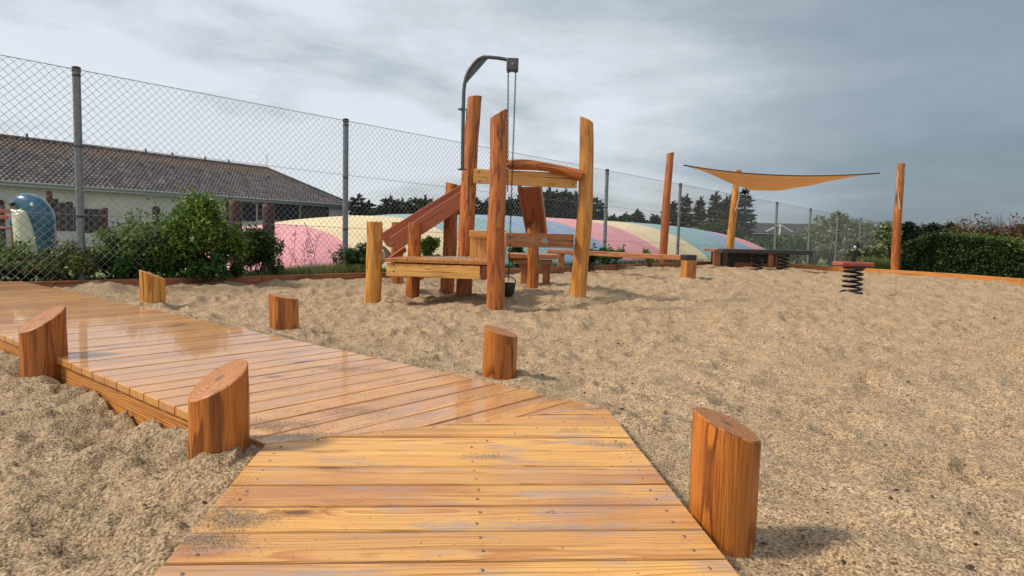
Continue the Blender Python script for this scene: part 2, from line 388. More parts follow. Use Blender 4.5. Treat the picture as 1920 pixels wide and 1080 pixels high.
def grain_mat():
    m, t = mat('loose_sand_grains'); tn = t.attr('tn', 'Fac')
    c = t.ramp(tn, [(0, (.12, .09, .06)), (.3, (.30, .24, .17)), (.6, (.48, .40, .30)), (1, (.74, .66, .54))])
    t.bsdf(c, .7, spec=.3); return m
M['grain'] = grain_mat()


def leafmat(name, stops, trans=.25, rough=.45):
    m, t = mat(name); tn = t.attr('tn', 'Fac'); pos = t.new('ShaderNodeNewGeometry').outputs['Position']
    n = t.noise(pos, 4.5, 3)
    f = t.math('ADD', t.math('MULTIPLY', tn, .7), t.math('MULTIPLY', t.math('SUBTRACT', n, .35), 1.0), clamp=True)
    t.bsdf(t.ramp(f, stops), rough, trans=trans, spec=.3); return m
M['leaf'] = leafmat('rose_leaf', [(0, (.035, .07, .014)), (.4, (.09, .17, .026)), (.75, (.20, .30, .05)), (1, (.36, .42, .09))])
M['leafred'] = leafmat('autumn_rose_leaf', [(0, (.035, .055, .014)), (.5, (.10, .15, .03)), (.78, (.20, .19, .05)), (1, (.36, .15, .08))])
M['leafdark'] = leafmat('dark_green_leaf', [(0, (.014, .034, .008)), (.5, (.035, .08, .014)), (1, (.08, .15, .03))])
M['needle'] = leafmat('conifer_needle', [(0, (.010, .020, .010)), (.6, (.022, .042, .016)), (1, (.05, .075, .025))], .1)
M['hedge'] = leafmat('hedge_leaf', [(0, (.008, .020, .006)), (.5, (.020, .046, .011)), (.85, (.05, .09, .018)), (1, (.11, .16, .03))], .2)
M['hedgetop'] = leafmat('fresh_hedge_shoot', [(0, (.04, .08, .015)), (.5, (.11, .17, .026)), (1, (.25, .30, .055))], .25)
M['willow'] = leafmat('grey_green_leaf', [(0, (.06, .085, .035)), (.45, (.14, .18, .08)), (.8, (.25, .29, .13)), (1, (.40, .42, .24))], .2)
M['brownleaf'] = leafmat('brown_leaf', [(0, (.05, .03, .015)), (.6, (.16, .085, .035)), (1, (.26, .16, .06))], .15)
M['grassblade'] = leafmat('grass_blade', [(0, (.06, .09, .02)), (.5, (.16, .20, .05)), (1, (.36, .34, .13))], .25)
M['bark'] = simple('dark_bark', (.055, .038, .026), .9, 0, 30, .4, .004)


def lawn_mat():
    m, t = mat('lawn'); pos = t.new('ShaderNodeNewGeometry').outputs['Position']
    n = t.noise(pos, 3, 6, .7); n2 = t.noise(pos, .25, 3)
    c = t.ramp(t.math('ADD', t.math('MULTIPLY', n, .7), t.math('MULTIPLY', n2, .4)), [(.3, (.05, .085, .018)), (.55, (.12, .17, .035)), (.8, (.26, .25, .08))])
    t.bsdf(c, .9, t.bump(n, .05)); return m
M['lawn'] = lawn_mat()


# ------------------------------------------------------------------ layout of the sandpit
DZ = .109                                                       # top of the boardwalk
EDGE = [(-900, 563), (-300, 542), (-60, 532.5), (100, 527), (300, 521.5), (490, 516.5), (680, 511.5), (870, 505.5), (1060, 499.5), (1200, 494.5), (1330, 490), (1470, 494.5), (1650, 504.5), (1790, 513), (1920, 522.5), (2150, 541), (2600, 585)]
EP = [G(x, y, .10) for x, y in EDGE]
dN = [G(1390, 1080, DZ), G(1138, 764, DZ), G(497, 832, DZ), G(285, 1080, DZ)]       # near section corners: right near, right far, left far, left near
# the near section runs on under and behind the camera
def ext(a, b, k): return b+(b-a)*k
NR0, NR1, NL1, NL0 = ext(dN[1], dN[0], 1.0), dN[1], dN[2], ext(dN[2], dN[3], 1.0)
fdir = nrm(V(-.76, .65, 0)); fw_ = nrm(V(.65, .76, 0))
FL0 = NL1.copy(); FR0 = NR1.copy()
def seg_dist(x, y, a, b):
    ax, ay = a[0], a[1]; bx, by = b[0]-ax, b[1]-ay; L2 = bx*bx+by*by
    q = np.clip(((x-ax)*bx+(y-ay)*by)/L2, 0, 1); return np.hypot(x-ax-q*bx, y-ay-q*by)
def inpoly(x, y, P):
    ins = np.zeros(np.shape(x), bool); n = len(P)
    for i in range(n):
        x0, y0 = P[i][0], P[i][1]; x1, y1 = P[(i+1) % n][0], P[(i+1) % n][1]
        c = ((y0 > y) != (y1 > y)) & (x < (x1-x0)*(y-y0)/((y1-y0) if y1 != y0 else 1e-9)+x0); ins ^= c
    return ins
FLEN = 6.9
FL1 = FL0+fdir*FLEN; FR1 = FR0+fdir*FLEN
npoly = [NR0, NR1, NL1, NL0]; fpoly = [NL1, NR1, FR1, FL1]

LOGS = {  # px base, px top, radius(m), cut, tint
 'far_a': ((276, 575), (276, 518)), }


def sand_height(x, y, detail=True):
    r = np.hypot(x, y)
    z = .030*fbm(x, y, .55, 2, 3)+.062*fbm(x, y, 2.0, 3, 11, .55)
    rg = 1-np.abs(fbm(x, y, 3.4, 3, 21, .6))*2.2; z = z+.030*(rg-.6)*(.35+.65*np.clip((r-2)/4, 0, 1))
    z = z+(.022+.010*np.clip((r-3)/4, 0, 1))*fbm(x, y, 8.5, 3, 31, .6)
    cl_ = np.clip((-x-.15)/.5, 0, 1)*np.clip((4.5-y)/1.5, 0, 1)
    z = z+cl_*(.022*(1-np.abs(fbm(x, y, 5.5, 3, 61, .6))*2.4-.5)+.016*fbm(x, y, 17, 3, 71, .65))
    if detail: z = z+.0045*fbm(x, y, 45, 2, 41, .6)
    # footprints and dug pits
    pr = np.random.RandomState(12)
    for i in range(620):
        a = math.radians(pr.uniform(-35, 42)); d = pr.uniform(2.2, 15)**1.0; cx, cy = math.sin(a)*d, math.cos(a)*d
        k_ = .7+.09*d; rx, ry = pr.uniform(.022, .07)*k_, pr.uniform(.018, .05)*k_; th = pr.uniform(0, 3.1); dep = pr.uniform(.006, .027)*k_
        msk = (np.abs(x-cx) < .35) & (np.abs(y-cy) < .35)
        if not msk.any(): continue
        u = ((x[msk]-cx)*math.cos(th)+(y[msk]-cy)*math.sin(th))/rx; v = (-(x[msk]-cx)*math.sin(th)+(y[msk]-cy)*math.cos(th))/ry
        q = u*u+v*v; z[msk] += -dep*np.exp(-q*1.2)+dep*.55*np.exp(-(np.sqrt(q)-1.9)**2*2.2)
    # hand-placed heaps and hollows: px, py, rx, ry, h
    for px, py, rx, ry, h in [(760, 545, .30, .25, .075), (850, 565, .28, .14, -.045), (1000, 568, .35, .15, -.035), (880, 560, .16, .1, .03), (1065, 552, .10, .12, .06), (1450, 500, 1.2, .5, .05),
                              (200, 545, .30, .25, .07), (190, 540, .2, .2, .03), (1560, 497, 1.3, .5, .05), (430, 540, .6, .4, .03), (640, 530, .9, .4, .04), (500, 528, .5, .3, .03),
                              (470, 850, .10, .06, .03), (400, 935, .15, .10, .075), (470, 905, .06, .06, .03), (1370, 1100, .22, .14, -.03), (385, 850, .09, .06, .07), (330, 835, .1, .06, .03), (500, 880, .05, .08, .04), (340, 800, .20, .08, .025), (230, 745, .12, .08, .05), (120, 735, .25, .10, .035), (210, 860, .10, .07, .03), (230, 990, .25, .04, .02), (60, 850, .25, .06, .02),
                              (1600, 556, .25, .2, .02), (1290, 530, .15, .12, .02), (1220, 505, .9, .4, .04), (1340, 495, .5, .3, .03), (290, 830, .22, .12, .02), (1000, 735, .05, .04, .02), (560, 635, .08, .05, .03)]:
        c = G(px, py, 0); z = z+h*np.exp(-((x-c[0])/rx)**2-((y-c[1])/ry)**2)
    for px, py, r_, h in [(871, 560, .14, .03), (928, 583, .15, .022), (1083, 562, .13, .03), (697, 569, .13, .02), (772, 557, .12, .03), (838, 550, .12, .03), (998, 548, .12, .03), (1290, 528, .2, .03), (937, 720, .12, .03), (525, 628, .12, .03), (277, 572, .13, .03), (58, 712, .16, .035)]:
        c = G(px, py, 0); q_ = np.hypot(x-c[0], y-c[1]-.04)/r_; z = z+h*np.exp(-(q_-.9)**2*5)*(1+.8*fbm(x, y, 9, 2, 91))
    # against the boardwalk
    dl = seg_dist(x, y, FL0, FL1); dr = seg_dist(x, y, FR0, FR1)
    nl = seg_dist(x, y, NL0, NL1); nr_ = seg_dist(x, y, NR0, NR1)
    z = z+.04*np.exp(-(dr/.35)**2)+.065*np.exp(-(nl/.22)**2)+.008*np.exp(-(nr_/.35)**2)+.012*np.exp(-(dl/.3)**2)
    top = np.full(np.shape(x), 9.)
    din = inpoly(x, y, npoly) | inpoly(x, y, fpoly)
    z = np.where(din, np.minimum(z-.04, .03), z)
    near = np.minimum(np.minimum(dr, nl), nr_)
    z = np.where(near < .05, np.minimum(z, DZ-.012), z)
    return z


# sand sheet: fine polar grid round the standpoint
az = np.radians(np.concatenate([np.linspace(-88, -41, 60)[:-1], np.linspace(-41, 41, 760), np.linspace(41, 88, 60)[1:]]))
rr_ = .55*np.power(1.0072, np.arange(0, 545))
A_, R_ = np.meshgrid(az, rr_); X_ = np.sin(A_)*R_; Y_ = np.cos(A_)*R_
Z_ = sand_height(X_, Y_)
edge_poly = [(-30, -2), (30, -2)] + [(p[0], p[1]) for p in EP[::-1]]
keep = inpoly(X_, Y_, edge_poly)
nr, nc = X_.shape; idx = np.arange(nr*nc).reshape(nr, nc)
q = np.stack([idx[:-1, :-1], idx[:-1, 1:], idx[1:, 1:], idx[1:, :-1]], -1).reshape(-1, 4)
kq = (keep[:-1, :-1] | keep[:-1, 1:] | keep[1:, 1:] | keep[1:, :-1]).reshape(-1); q = q[kq][:, ::-1]
used = np.unique(q); remap = np.zeros(nr*nc, int); remap[used] = np.arange(len(used))
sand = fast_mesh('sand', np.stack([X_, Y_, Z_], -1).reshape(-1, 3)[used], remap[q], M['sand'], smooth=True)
tag(sand, 'coarse pale brown sand of the playground pit', kind='structure')
def sz(x, y): return float(sand_height(np.array([[x]]), np.array([[y]]), False)[0, 0])
# sand behind the standpoint
mb = MB(); mb.add([(-12, -8, -.02), (12, -8, -.02), (12, .5, -.02), (-12, .5, -.02)], [(0, 1, 2, 3)])
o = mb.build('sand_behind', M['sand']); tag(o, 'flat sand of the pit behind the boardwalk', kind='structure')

# ground sheet outside: lawn falling gently away
gx = np.concatenate([-np.geomspace(1500, 40, 14), np.linspace(-38, 60, 90), np.geomspace(64, 1500, 14)]); gy = np.concatenate([np.linspace(-60, 0, 6), np.linspace(1, 60, 80), np.geomspace(64, 3000, 16)])
GX, GY = np.meshgrid(gx, gy)
def ground_z(x, y):
    t_ = np.clip((np.asarray(y, float)-9)/18, 0, 1); t_ = t_*t_*(3-2*t_)
    return -.06-.36*t_
pit = inpoly(GX, GY, [(-30, -30), (30, -30)]+[(p[0], p[1]) for p in EP[::-1]])
GZ = ground_z(GX, GY)+.03*fbm(GX, GY, .3, 3, 5)-np.where(pit, .25, 0)
nr, nc = GX.shape; idx = np.arange(nr*nc).reshape(nr, nc)
q = np.stack([idx[:-1, :-1], idx[:-1, 1:], idx[1:, 1:], idx[1:, :-1]], -1).reshape(-1, 4)
lawn = fast_mesh('lawn', np.stack([GX, GY, GZ], -1).reshape(-1, 3), q, M['lawn'], smooth=True); tag(lawn, 'mown green lawn beyond the fence', kind='structure')

# soil bed between edging and fence
FK = 2.554
def fence_px(n): xx = 2084-5590/(n+2.88); return xx, 132+.1893*(xx-143)
FA = D(*fence_px(0), FK*2.88); FB = D(*fence_px(10), FK*12.88)
def FT(n): return FA+(FB-FA)*n/10.      # top of the fence at post n
FDIR = nrm(V(*(FB-FA)[:2], 0)); FN = V(-FDIR[1], FDIR[0], 0)     # along the fence, and away beyond it
vs = []; fs = []
ks = range(1, 11)
for i in ks:
    a = EP[i]; a2 = a+FN*.03; b = a+FN*1.0
    vs += [V(a2[0], a2[1], .05), V(b[0], b[1], min(.03, ground_z(b[0], b[1])+.05))]
for i in range(len(ks)-1): fs.append((2*i, 2*i+2, 2*i+3, 2*i+1))
mb = MB(); mb.add(vs, [f[::-1] for f in fs]); bed = mb.build('planting_bed', M['soil']); tag(bed, 'dark soil strip planted behind the edging', kind='structure')


# ------------------------------------------------------------------ boardwalk
bw = thing('boardwalk', (NL1+NR1)/2*V(1, 1, 0), 'low wet wooden boardwalk with a bend, leading across the sand to the left', 'boardwalk')
P_ = .125; TH = .028; GAP = .0085
# near section, boards across the walk
mb = MB(); jdir = nrm(NR1-NL1); acr = nrm(V(1, -.0, 0)); acr = nrm(V(NR0[0]-NL0[0], .10, 0))
def lerp_edge(a, b, y):
    q = (y-a[1])/(b[1]-a[1]); return a+(b-a)*q
lscr, yb = [], 0
bdir = nrm(G(1300, 912, DZ)-G(500, 914, DZ)); bdir = V(bdir[0], bdir[1], 0); bper = V(-bdir[1], bdir[0], 0)
def clip_poly(P, o_, n_):                      # keep the side n.(p-o) <= 0
    out = []
    for i in range(len(P)):
        a, b = P[i], P[(i+1) % len(P)]; da, db = np.dot(a-o_, n_), np.dot(b-o_, n_)
        if da <= 0: out.append(a)
        if da*db < 0: out.append(a+(b-a)*da/(da-db))
    return out
def deck_board(mb, poly, u, v, s0, s1, thick, tn, top=DZ):
    """the strip s0..s1 (measured along v) of a polygon, as a board with rounded upper edges"""
    P = clip_poly(poly, v*s1, v); P = clip_poly(P, v*s0, -v)
    if len(P) < 3: return None
    P = [V(p[0], p[1], 0) for p in P]
    ar = sum(P[i][0]*P[(i+1) % len(P)][1]-P[(i+1) % len(P)][0]*P[i][1] for i in range(len(P)))/2
    if abs(ar) < .003: return None
    if ar < 0: P = P[::-1]
    n = len(P); c = sum(P)/n; l0 = rnd.uniform(0, 60); off = (rnd.uniform(-.05, .05), rnd.uniform(.025, .08)); mid = (s0+s1)/2; tz = rnd.uniform(-.0012, .0012)
    def inset(P, d):
        o_ = []
        for i in range(n):
            a, b, c_ = P[i-1], P[i], P[(i+1) % n]; e1 = nrm(b-a); e2 = nrm(c_-b); n1 = V(-e1[1], e1[0], 0); n2 = V(-e2[1], e2[0], 0)
            bis = n1+n2; k = d/max(.35, np.dot(bis, bis)/2); o_.append(b+bis*k/1.0)
        return o_
    P2 = inset(P, .0012); P3 = inset(P, .0035)
    rows = [(P, -thick), (P, -.0040), (P2, -.0012), (P3, 0)]
    vs = [V(p[0], p[1], top+tz+h) for R, h in rows for p in R]
    gc = [(np.dot(p, u)+l0, np.dot(p, v)-mid+off[0], h+off[1]) for p, h in zip(vs, [h for R, h in rows for _ in R])]
    fs = [(r*n+i, r*n+(i+1) % n, (r+1)*n+(i+1) % n, (r+1)*n+i) for r in range(3) for i in range(n)]+[tuple(3*n+i for i in range(n)), tuple(range(n-1, -1, -1))]
    mb.add(vs, fs, gc, tn); return P
poly = [V(p[0], p[1], 0) for p in npoly]
vmax = max(np.dot(p, bper) for p in poly); vmin = min(np.dot(p, bper) for p in poly)
anchor = np.dot(G(900, 994, DZ)*V(1, 1, 0), bper); s = anchor-40*P_
nb_boards = []
while s < vmax:
    if s > vmin-P_ and s+P_ > .35:
        P = deck_board(mb, poly, bdir, bper, s+GAP/2, s+P_-GAP/2, TH, rnd.uniform(.0, 1.))
        if P is not None: nb_boards.append((s, P))
    s += P_
mb.build('near_deck_boards', M['deck_near'], bw, 'auto' if False else False)['label'] = 'dry honey coloured boards lying crosswise nearest the camera'
# far section
mb = MB(); poly = [V(p[0], p[1], 0) for p in fpoly]
smin = min(np.dot(p, fdir) for p in poly); smax = max(np.dot(p, fdir) for p in poly)
anchor = np.dot(G(973, 730, DZ)*V(1, 1, 0), fdir); s = anchor-30*P_; fb = []
while s < smax:
    if s+P_ > smin:
        P = deck_board(mb, poly, fw_, fdir, s+GAP/2, s+P_-GAP/2, TH, rnd.uniform(.05, .95))
        if P is not None: fb.append((s, P))
    s += P_
mb.build('far_deck_boards', M['deck_far'], bw)['label'] = 'wet boards of the far stretch mirroring the sky'
# side beams and joists below
def vbeam(A, B, th=.045, hgt=.15, mt=M['beam'], top=DZ-TH-.001, name='side_beam', inset=V(0, 0, 0), tn=.4):
    A = V(A[0], A[1], top-hgt/2)+inset; B = V(B[0], B[1], top-hgt/2)+inset
    b = MB(); b.board(A, B, UP, np.cross(nrm(B-A), UP), hgt, th, .003, tn=tn, pith=(rnd.uniform(-.02, .02), -.04)); return b.build(name, mt, bw)
vbeam(FL0+fdir*.05, FL0+fdir*3.4, inset=fw_*.035); vbeam(FL0+fdir*3.41, FL1, inset=fw_*.035, tn=.7)
vbeam(FR0, FR1, inset=-fw_*.035); vbeam(NL0, NL1-bper*.05, inset=bdir*.06); vbeam(NR0, NR1-bper*.05, inset=-bdir*.06)
vbeam((NL0+NR0)/2, (NL1+NR1)/2-bper*.1); vbeam((FL0+FR0)/2+fdir*.3, (FL1+FR1)/2)
# screws of the near boards: two per board over each of the three joists
nscr = 0
for s, P in nb_boards[::-1]:
    if s < .85: continue
    for q in (.28, .72):
        vv = bper*(s+P_*q)
        row = [p for p in P]
        us = []
        for i in range(len(P)):
            a, b = P[i], P[(i+1) % len(P)]; da, db = np.dot(a, bper)-(s+P_*q), np.dot(b, bper)-(s+P_*q)
            if da*db < 0: us.append(np.dot(a+(b-a)*da/(da-db), bdir))
        if len(us) != 2: continue
        u0, u1 = sorted(us)
        for uu in (u0+.05, (u0+u1)/2+.05, u1-.05):
            if u1-u0 < .3: continue
            nscr += 1
            if nscr > 96: break
            uu += rnd.uniform(-.006, .006); c = bdir*uu+bper*(s+P_*(q+rnd.uniform(-.04, .04))); c[2] = DZ+.0005; r = .0042
            b = MB(); ring = [c+V(math.cos(a)*r, math.sin(a)*r, 0) for a in np.linspace(0, 2*math.pi, 11)[:-1]]; r2 = [c+V(math.cos(a)*r*.8, math.sin(a)*r*.8, .0012) for a in np.linspace(0, 2*math.pi, 11)[:-1]]
            r3 = [c+V(math.cos(a)*r*.35, math.sin(a)*r*.35, .0012) for a in np.linspace(0, 2*math.pi, 11)[:-1]]; r4 = [c+V(math.cos(a)*r*.3, math.sin(a)*r*.3, -.001) for a in np.linspace(0, 2*math.pi, 11)[:-1]]
            b.add(ring+r2+r3+r4, [(k*10+i, k*10+(i+1) % 10, k*10+10+(i+1) % 10, k*10+10+i) for k in range(3) for i in range(10)]+[tuple(range(30, 40))]); b.build('screw', M['screw'], bw)
# sand trodden onto the boards: loose grains
gp = []
patches = [(450, 975, .085, .035, 620), (375, 1015, .10, .03, 700), (910, 857, .06, .02, 170), (1095, 808, .08, .02, 200), (1150, 832, .10, .02, 330), (870, 690, .05, .03, 90), (640, 770, .22, .05, 900), (560, 798, .16, .05, 900),
           (520, 812, .10, .05, 500), (610, 812, .12, .03, 350), (720, 790, .25, .10, 420), (830, 690, .16, .09, 650), (880, 706, .2, .06, 600), (680, 695, .20, .06, 500), (640, 690, .2, .06, 400), (560, 730, .35, .12, 450), (960, 745, .25, .06, 500),
           (1040, 745, .14, .05, 600), (1000, 738, .10, .05, 500), (760, 740, .4, .15, 500), (470, 700, .4, .15, 300), (330, 640, .6, .3, 250), (1100, 765, .12, .03, 300), (1080, 960, .5, .25, 120), (800, 950, .4, .3, 110), (640, 1000, .2, .2, 60), (480, 800, .08, .06, 350), (445, 905, .05, .08, 120), (405, 960, .05, .06, 250)]
for px, py, rx, ry, n in patches:
    c = G(px, py, DZ); gp.append(np.stack([c[0]+rs.normal(0, rx*.55, n*7), c[1]+rs.normal(0, ry*.75, n*7), np.full(n*7, DZ+.0008)], -1))
gp = np.concatenate(gp); ins = inpoly(gp[:, 0], gp[:, 1], npoly) | inpoly(gp[:, 0], gp[:, 1], fpoly); gp = gp[ins]; gp = gp[fbm(gp[:, 0], gp[:, 1], 14, 3, 55) > rs.uniform(-.45, .35, len(gp))]
n = len(gp); sz_ = rs.uniform(.0008, .0021, (n, 1, 1)); tet = rs.normal(0, 1, (n, 4, 3)); tet /= np.linalg.norm(tet, axis=2, keepdims=True); tet[:, :, 2] = np.abs(tet[:, :, 2])*.8
vv = gp[:, None, :]+tet*sz_; fc = (np.arange(n)[:, None, None]*4+np.array([[0, 1, 2], [0, 2, 3], [0, 3, 1], [1, 3, 2]])[None]).reshape(-1, 3)
g_ = fast_mesh('loose_sand', vv.reshape(-1, 3), fc, M['grain'], np.repeat(rs.rand(n), 4), k=3); tag(g_, 'loose grains of sand trodden onto the boardwalk', kind='stuff')

# dark leaf litter and crumbs of damp sand lying about
r = np.random.RandomState(44); n = 420; a = np.radians(r.uniform(-38, 42, n)); d = 1.5+14*r.rand(n)**1.3; xx, yy = np.sin(a)*d, np.cos(a)*d
ok = ~(inpoly(xx, yy, npoly) | inpoly(xx, yy, fpoly)) & inpoly(xx, yy, edge_poly); xx, yy = xx[ok], yy[ok]; n = len(xx); zz2 = sand_height(xx[None], yy[None])[0]+.003
c_ = np.stack([xx, yy, zz2], -1); m_ = 6; ang = np.linspace(0, 6.28, m_+1)[:-1]; sc2 = r.uniform(.003, .010, (n, 1))*(1+.08*d[ok][:, None]); jit = r.uniform(.5, 1.4, (n, m_))
ring = np.stack([np.cos(ang)[None]*sc2*jit, np.sin(ang)[None]*sc2*jit*.6, r.uniform(0, .4, (n, m_))*sc2], -1)+c_[:, None]; top_ = c_[:, None]+np.stack([sc2*0, sc2*0, sc2*.9], -1)
vv = np.concatenate([ring, top_], 1).reshape(-1, 3); fc = (np.arange(n)[:, None, None]*(m_+1)+np.array([[i, (i+1) % m_, m_] for i in range(m_)])[None]).reshape(-1, 3)
M['litter'] = leafmat('dry_litter', [(0, (.02, .012, .008)), (.6, (.07, .04, .02)), (1, (.20, .13, .07))], 0)
g_ = fast_mesh('litter', vv, fc, M['litter'], np.repeat(r.rand(n), m_+1), k=3); tag(g_, 'dark crumbs and dry leaf litter strewn over the sand', kind='stuff')

# ------------------------------------------------------------------ log bollards beside the boardwalk
def pj(P):
    v = np.asarray(P, float)-CC; w_ = v@FW; return 960+F*(v@RR)/w_, 540-F*(v@UU)/w_
def bollard(pb, ptop, wpx, cut, label, tn=.5, mt='log', end='logend', seed=1., lean=(0, 0), edge=None):
    B = G(*pb, .0); r = wpx/2/F*B[1]; B = B+V(0, r*.9, 0)
    if edge is not None:                    # stand it clear of the boardwalk's edge, in the same line of sight
        E0q, dq, nq = edge
        for k_ in range(60): 
            q_ = pj(B)[0]-pb[0]; B = (E0q+dq*np.dot(B-E0q, dq)+nq*(r+.008))*V(1, 1, 0)
            B = B+dq*(q_/F*B[1])*(-1 if dq[0] > 0 else 1)*.5
    T = D(ptop[0], ptop[1], B[1]); T = V(B[0]+lean[0], B[1]+lean[1], T[2])
    o = thing('log_post', (B[0], B[1], 0), label, 'log post', 'round log posts beside the boardwalk')
    mb = MB(); mb.log((B[0], B[1], 0), T, r*1.0, r*.98, cut, tn=tn, seed=seed, wob=.09); mb.build('log', [M[mt], M[end]], o, True).data.set_sharp_from_angle(angle=math.radians(35))
    return o
bollard((1370, 1058), (1370, 797), 133, (-.38, .12), 'largest nearest log post with dark cracks, right of the near boards', .45, 'log', 'logend', 3.3)
bollard((412, 848), (412, 712), 98, (.42, .42), 'log post with slanted sawn top showing rings, at the inner bend of the boardwalk', .5, 'log', 'logend', 9.1, edge=(FL0*V(1, 1, 0), fdir, -fw_))
bollard((58, 720), (57, 598), 78, (.34, .48), 'log post with a black burn mark, left edge of the far boardwalk', .75, 'log', 'logend', 5.2)
bollard((935, 718), (938, 621), 67, (-.30, .05), 'orange log post at the outer bend of the boardwalk below the play tower', .35, 'log', 'logend', 7.7)
bollard((525, 627), (525, 556), 54, (-.2, -.05), 'log post in the middle of the far right edge, mirrored in the wet boards', .3, 'log', 'logend', 12.4)
bollard((277, 573), (277, 515), 44, (-.36, -.2), 'small yellow log post farthest away beside the boardwalk', .1, 'logy', 'logyend', 15.8)

# ------------------------------------------------------------------ edging timbers
names = ['edging timber where the boardwalk meets the rose hedge', 'edging timber behind the farthest log post', 'edging timber in front of the big green shrub', 'edging timber in front of the pink end of the jumping pillow',
         'edging timber behind the chute end of the play tower', 'edging timber seen between the middle posts of the play tower', 'edging timber behind the long balance beam', 'edging timber reaching the left post of the shade sail', 'edging timber behind the low timber box',
         'edging timber beside the right post of the shade sail', 'edging timber at the foot of the clipped hedge', 'edging timber below the hedge at the right end of the view']
k = 0
lab = {2: names[0], 3: names[0+0], 4: names[1], 5: names[2], 6: names[3], 7: names[4], 8: names[5], 9: names[6], 10: names[8], 11: 'pale edging timber behind the spring rocker', 12: names[9], 13: names[10], 14: names[11]}
lab[3] = 'edging timber behind the far end of the boardwalk'
for i in range(1, len(EP)-1):
    A, B = EP[i], EP[i+1]; dr_ = nrm(B-A); tz = .0
    o_ = thing('edging_timber', ((A+B)/2)*V(1, 1, 0), lab.get(i, 'edging timber running out of view at the %s' % ('left' if i < 5 else 'right')), 'edging timber', 'timbers edging the sandpit')
    mb = MB(); hgt = .20; nper = V(-dr_[1], dr_[0], 0)
    A2 = V(A[0], A[1], .10-hgt/2+tz)+dr_*.003; B2 = V(B[0], B[1], .10-hgt/2+tz)-dr_*.003
    mb.board(A2, B2, UP, nper, hgt, .06, .005, tn=rnd.uniform(.1, .9)); mb.build('timber', M['edging'] if i < 10 else M['beam'], o_)

# ------------------------------------------------------------------ play tower
tw = thing('sand_play_tower', G(880, 560)*V(1, 1, 0), 'tall orange log play tower with sand chutes, work table and chain hoist', 'play tower')
def post(pb, pt, wpx, mt, tn=.5, cut=(0, 0), seed=1., taper=.88, bend=.0, dz=0., Y=None):
    B = G(*pb, dz) if Y is None else D(*pb, Y); r = wpx/2/F*B[1]; B = B+V(0, r*.6, 0); T = D(*pt, B[1])
    mb = MB(); mb.log(V(B[0], B[1], min(0, B[2])), T, r, r*taper, cut, tn=tn, seed=seed, bend=bend, m=24, wob=.09)
    e = {'logy': 'logyend'}.get(mt, 'logend'); ob = mb.build('post', [M[mt], M[e]], tw, True); ob.data.set_sharp_from_angle(angle=math.radians(35)); return B
A0 = post((871, 556), (890, 182), 31, 'logr', .45, (.1, 0), 2.2, .86, .03)
B0 = post((928, 580), (936, 213), 34, 'logr', .5, (.6, .1), 4.1, .92, .0)
C0 = post((1084, 562), (1101, 225), 31, 'logy', .35, (-.45, 0), 6.3, .82, .03)
D0 = post((697, 567), (702, 416), 32, 'logy', .2, (0, .05), 8.8, .92)
E0 = post((772, 555), (779, 418), 26, 'log', .6, (0, 0), 10.5, .92)
F0 = post((743, 533), (745, 417), 24, 'log', .3, (0, 0), 13.1, .92)
G0 = post((838, 548), (847, 345), 28, 'log', .5, (-.2, 0), 14.6, .9)
H0 = post((998, 545), (1001, 406), 22, 'log', .25, (0, 0), 16.6, .95)
def pb(name, a, b, hgt, th, mt, Wd=None, tn=None, par=None, ch=.004):
    mb = MB(); L = nrm(b-a); Wd = UP if Wd is None else Wd; mb.board(a, b, Wd, np.cross(L, Wd), hgt, th, ch, tn=tn); return mb.build(name, M[mt], par or tw)
# top beam, its bowed log, middle beam
TB = pb('top_beam', D(888, 330, 7.42), D(1082, 339.5, 7.42), .155, .045, 'paleboard', tn=.15)
mb = MB(); pts = [D(952+138*q, 309+21*q**1.7-3*math.sin(q*math.pi), 7.36) for q in np.linspace(0, 1, 12)]
mb.tube(pts, [.052+.006*math.sin(q*7) for q in range(12)], 14, True, .6, wob=.12); mb.build('bowed_rail', M['logr'], tw, True).data.set_sharp_from_angle(angle=math.radians(40))
mbm = pb('middle_beam', D(946, 450, 6.62), D(1073, 453, 7.42), .135, .045, 'brownboard', tn=.35)
pb('beam_cap', D(946, 438.5, 6.63), D(1073, 441, 7.44), .055, .022, 'brownboard', Wd=V(0, 1, 0), tn=.5)
# round badge on the middle beam
c = D(1021, 451.5, 7.02); mb = MB(); mb.tube([c, c+V(0, -.012, 0)], .028, 20); badge = mb.build('badge', M['scoop'], tw)
mb = MB()
for a in range(5):
    t_ = a*2*math.pi/5; p0 = c+V(math.cos(t_)*.006, -.0125, math.sin(t_)*.006); p1 = c+V(math.cos(t_)*.021, -.0125, math.sin(t_)*.021); mb.board(p0, p1, np.cross(nrm(p1-p0), V(0, 1, 0)), V(0, 1, 0), .006, .003, .0005)
mb.build('emblem', M['crane'], badge)
# bolts
def bolt(p, par=None):
    mb = MB(); mb.tube([p, p+V(0, -.01, 0)], .012, 10); mb.build('bolt', M['screw'], par or tw)
bolt(D(927, 302, 6.24-.10))
for px_, py_, Y_ in ((898, 322, 7.39), (900, 340, 7.39), (1073, 331, 7.39), (1074, 346, 7.39), (957, 445, 6.64), (957, 459, 6.65), (1065, 447, 7.35), (1065, 461, 7.35)):
    p = D(px_, py_, Y_); mb = MB(); mb.tube([p, p+V(0, -.012, 0)], .008, 8); mb.build('bolt', M['cap'], tw)
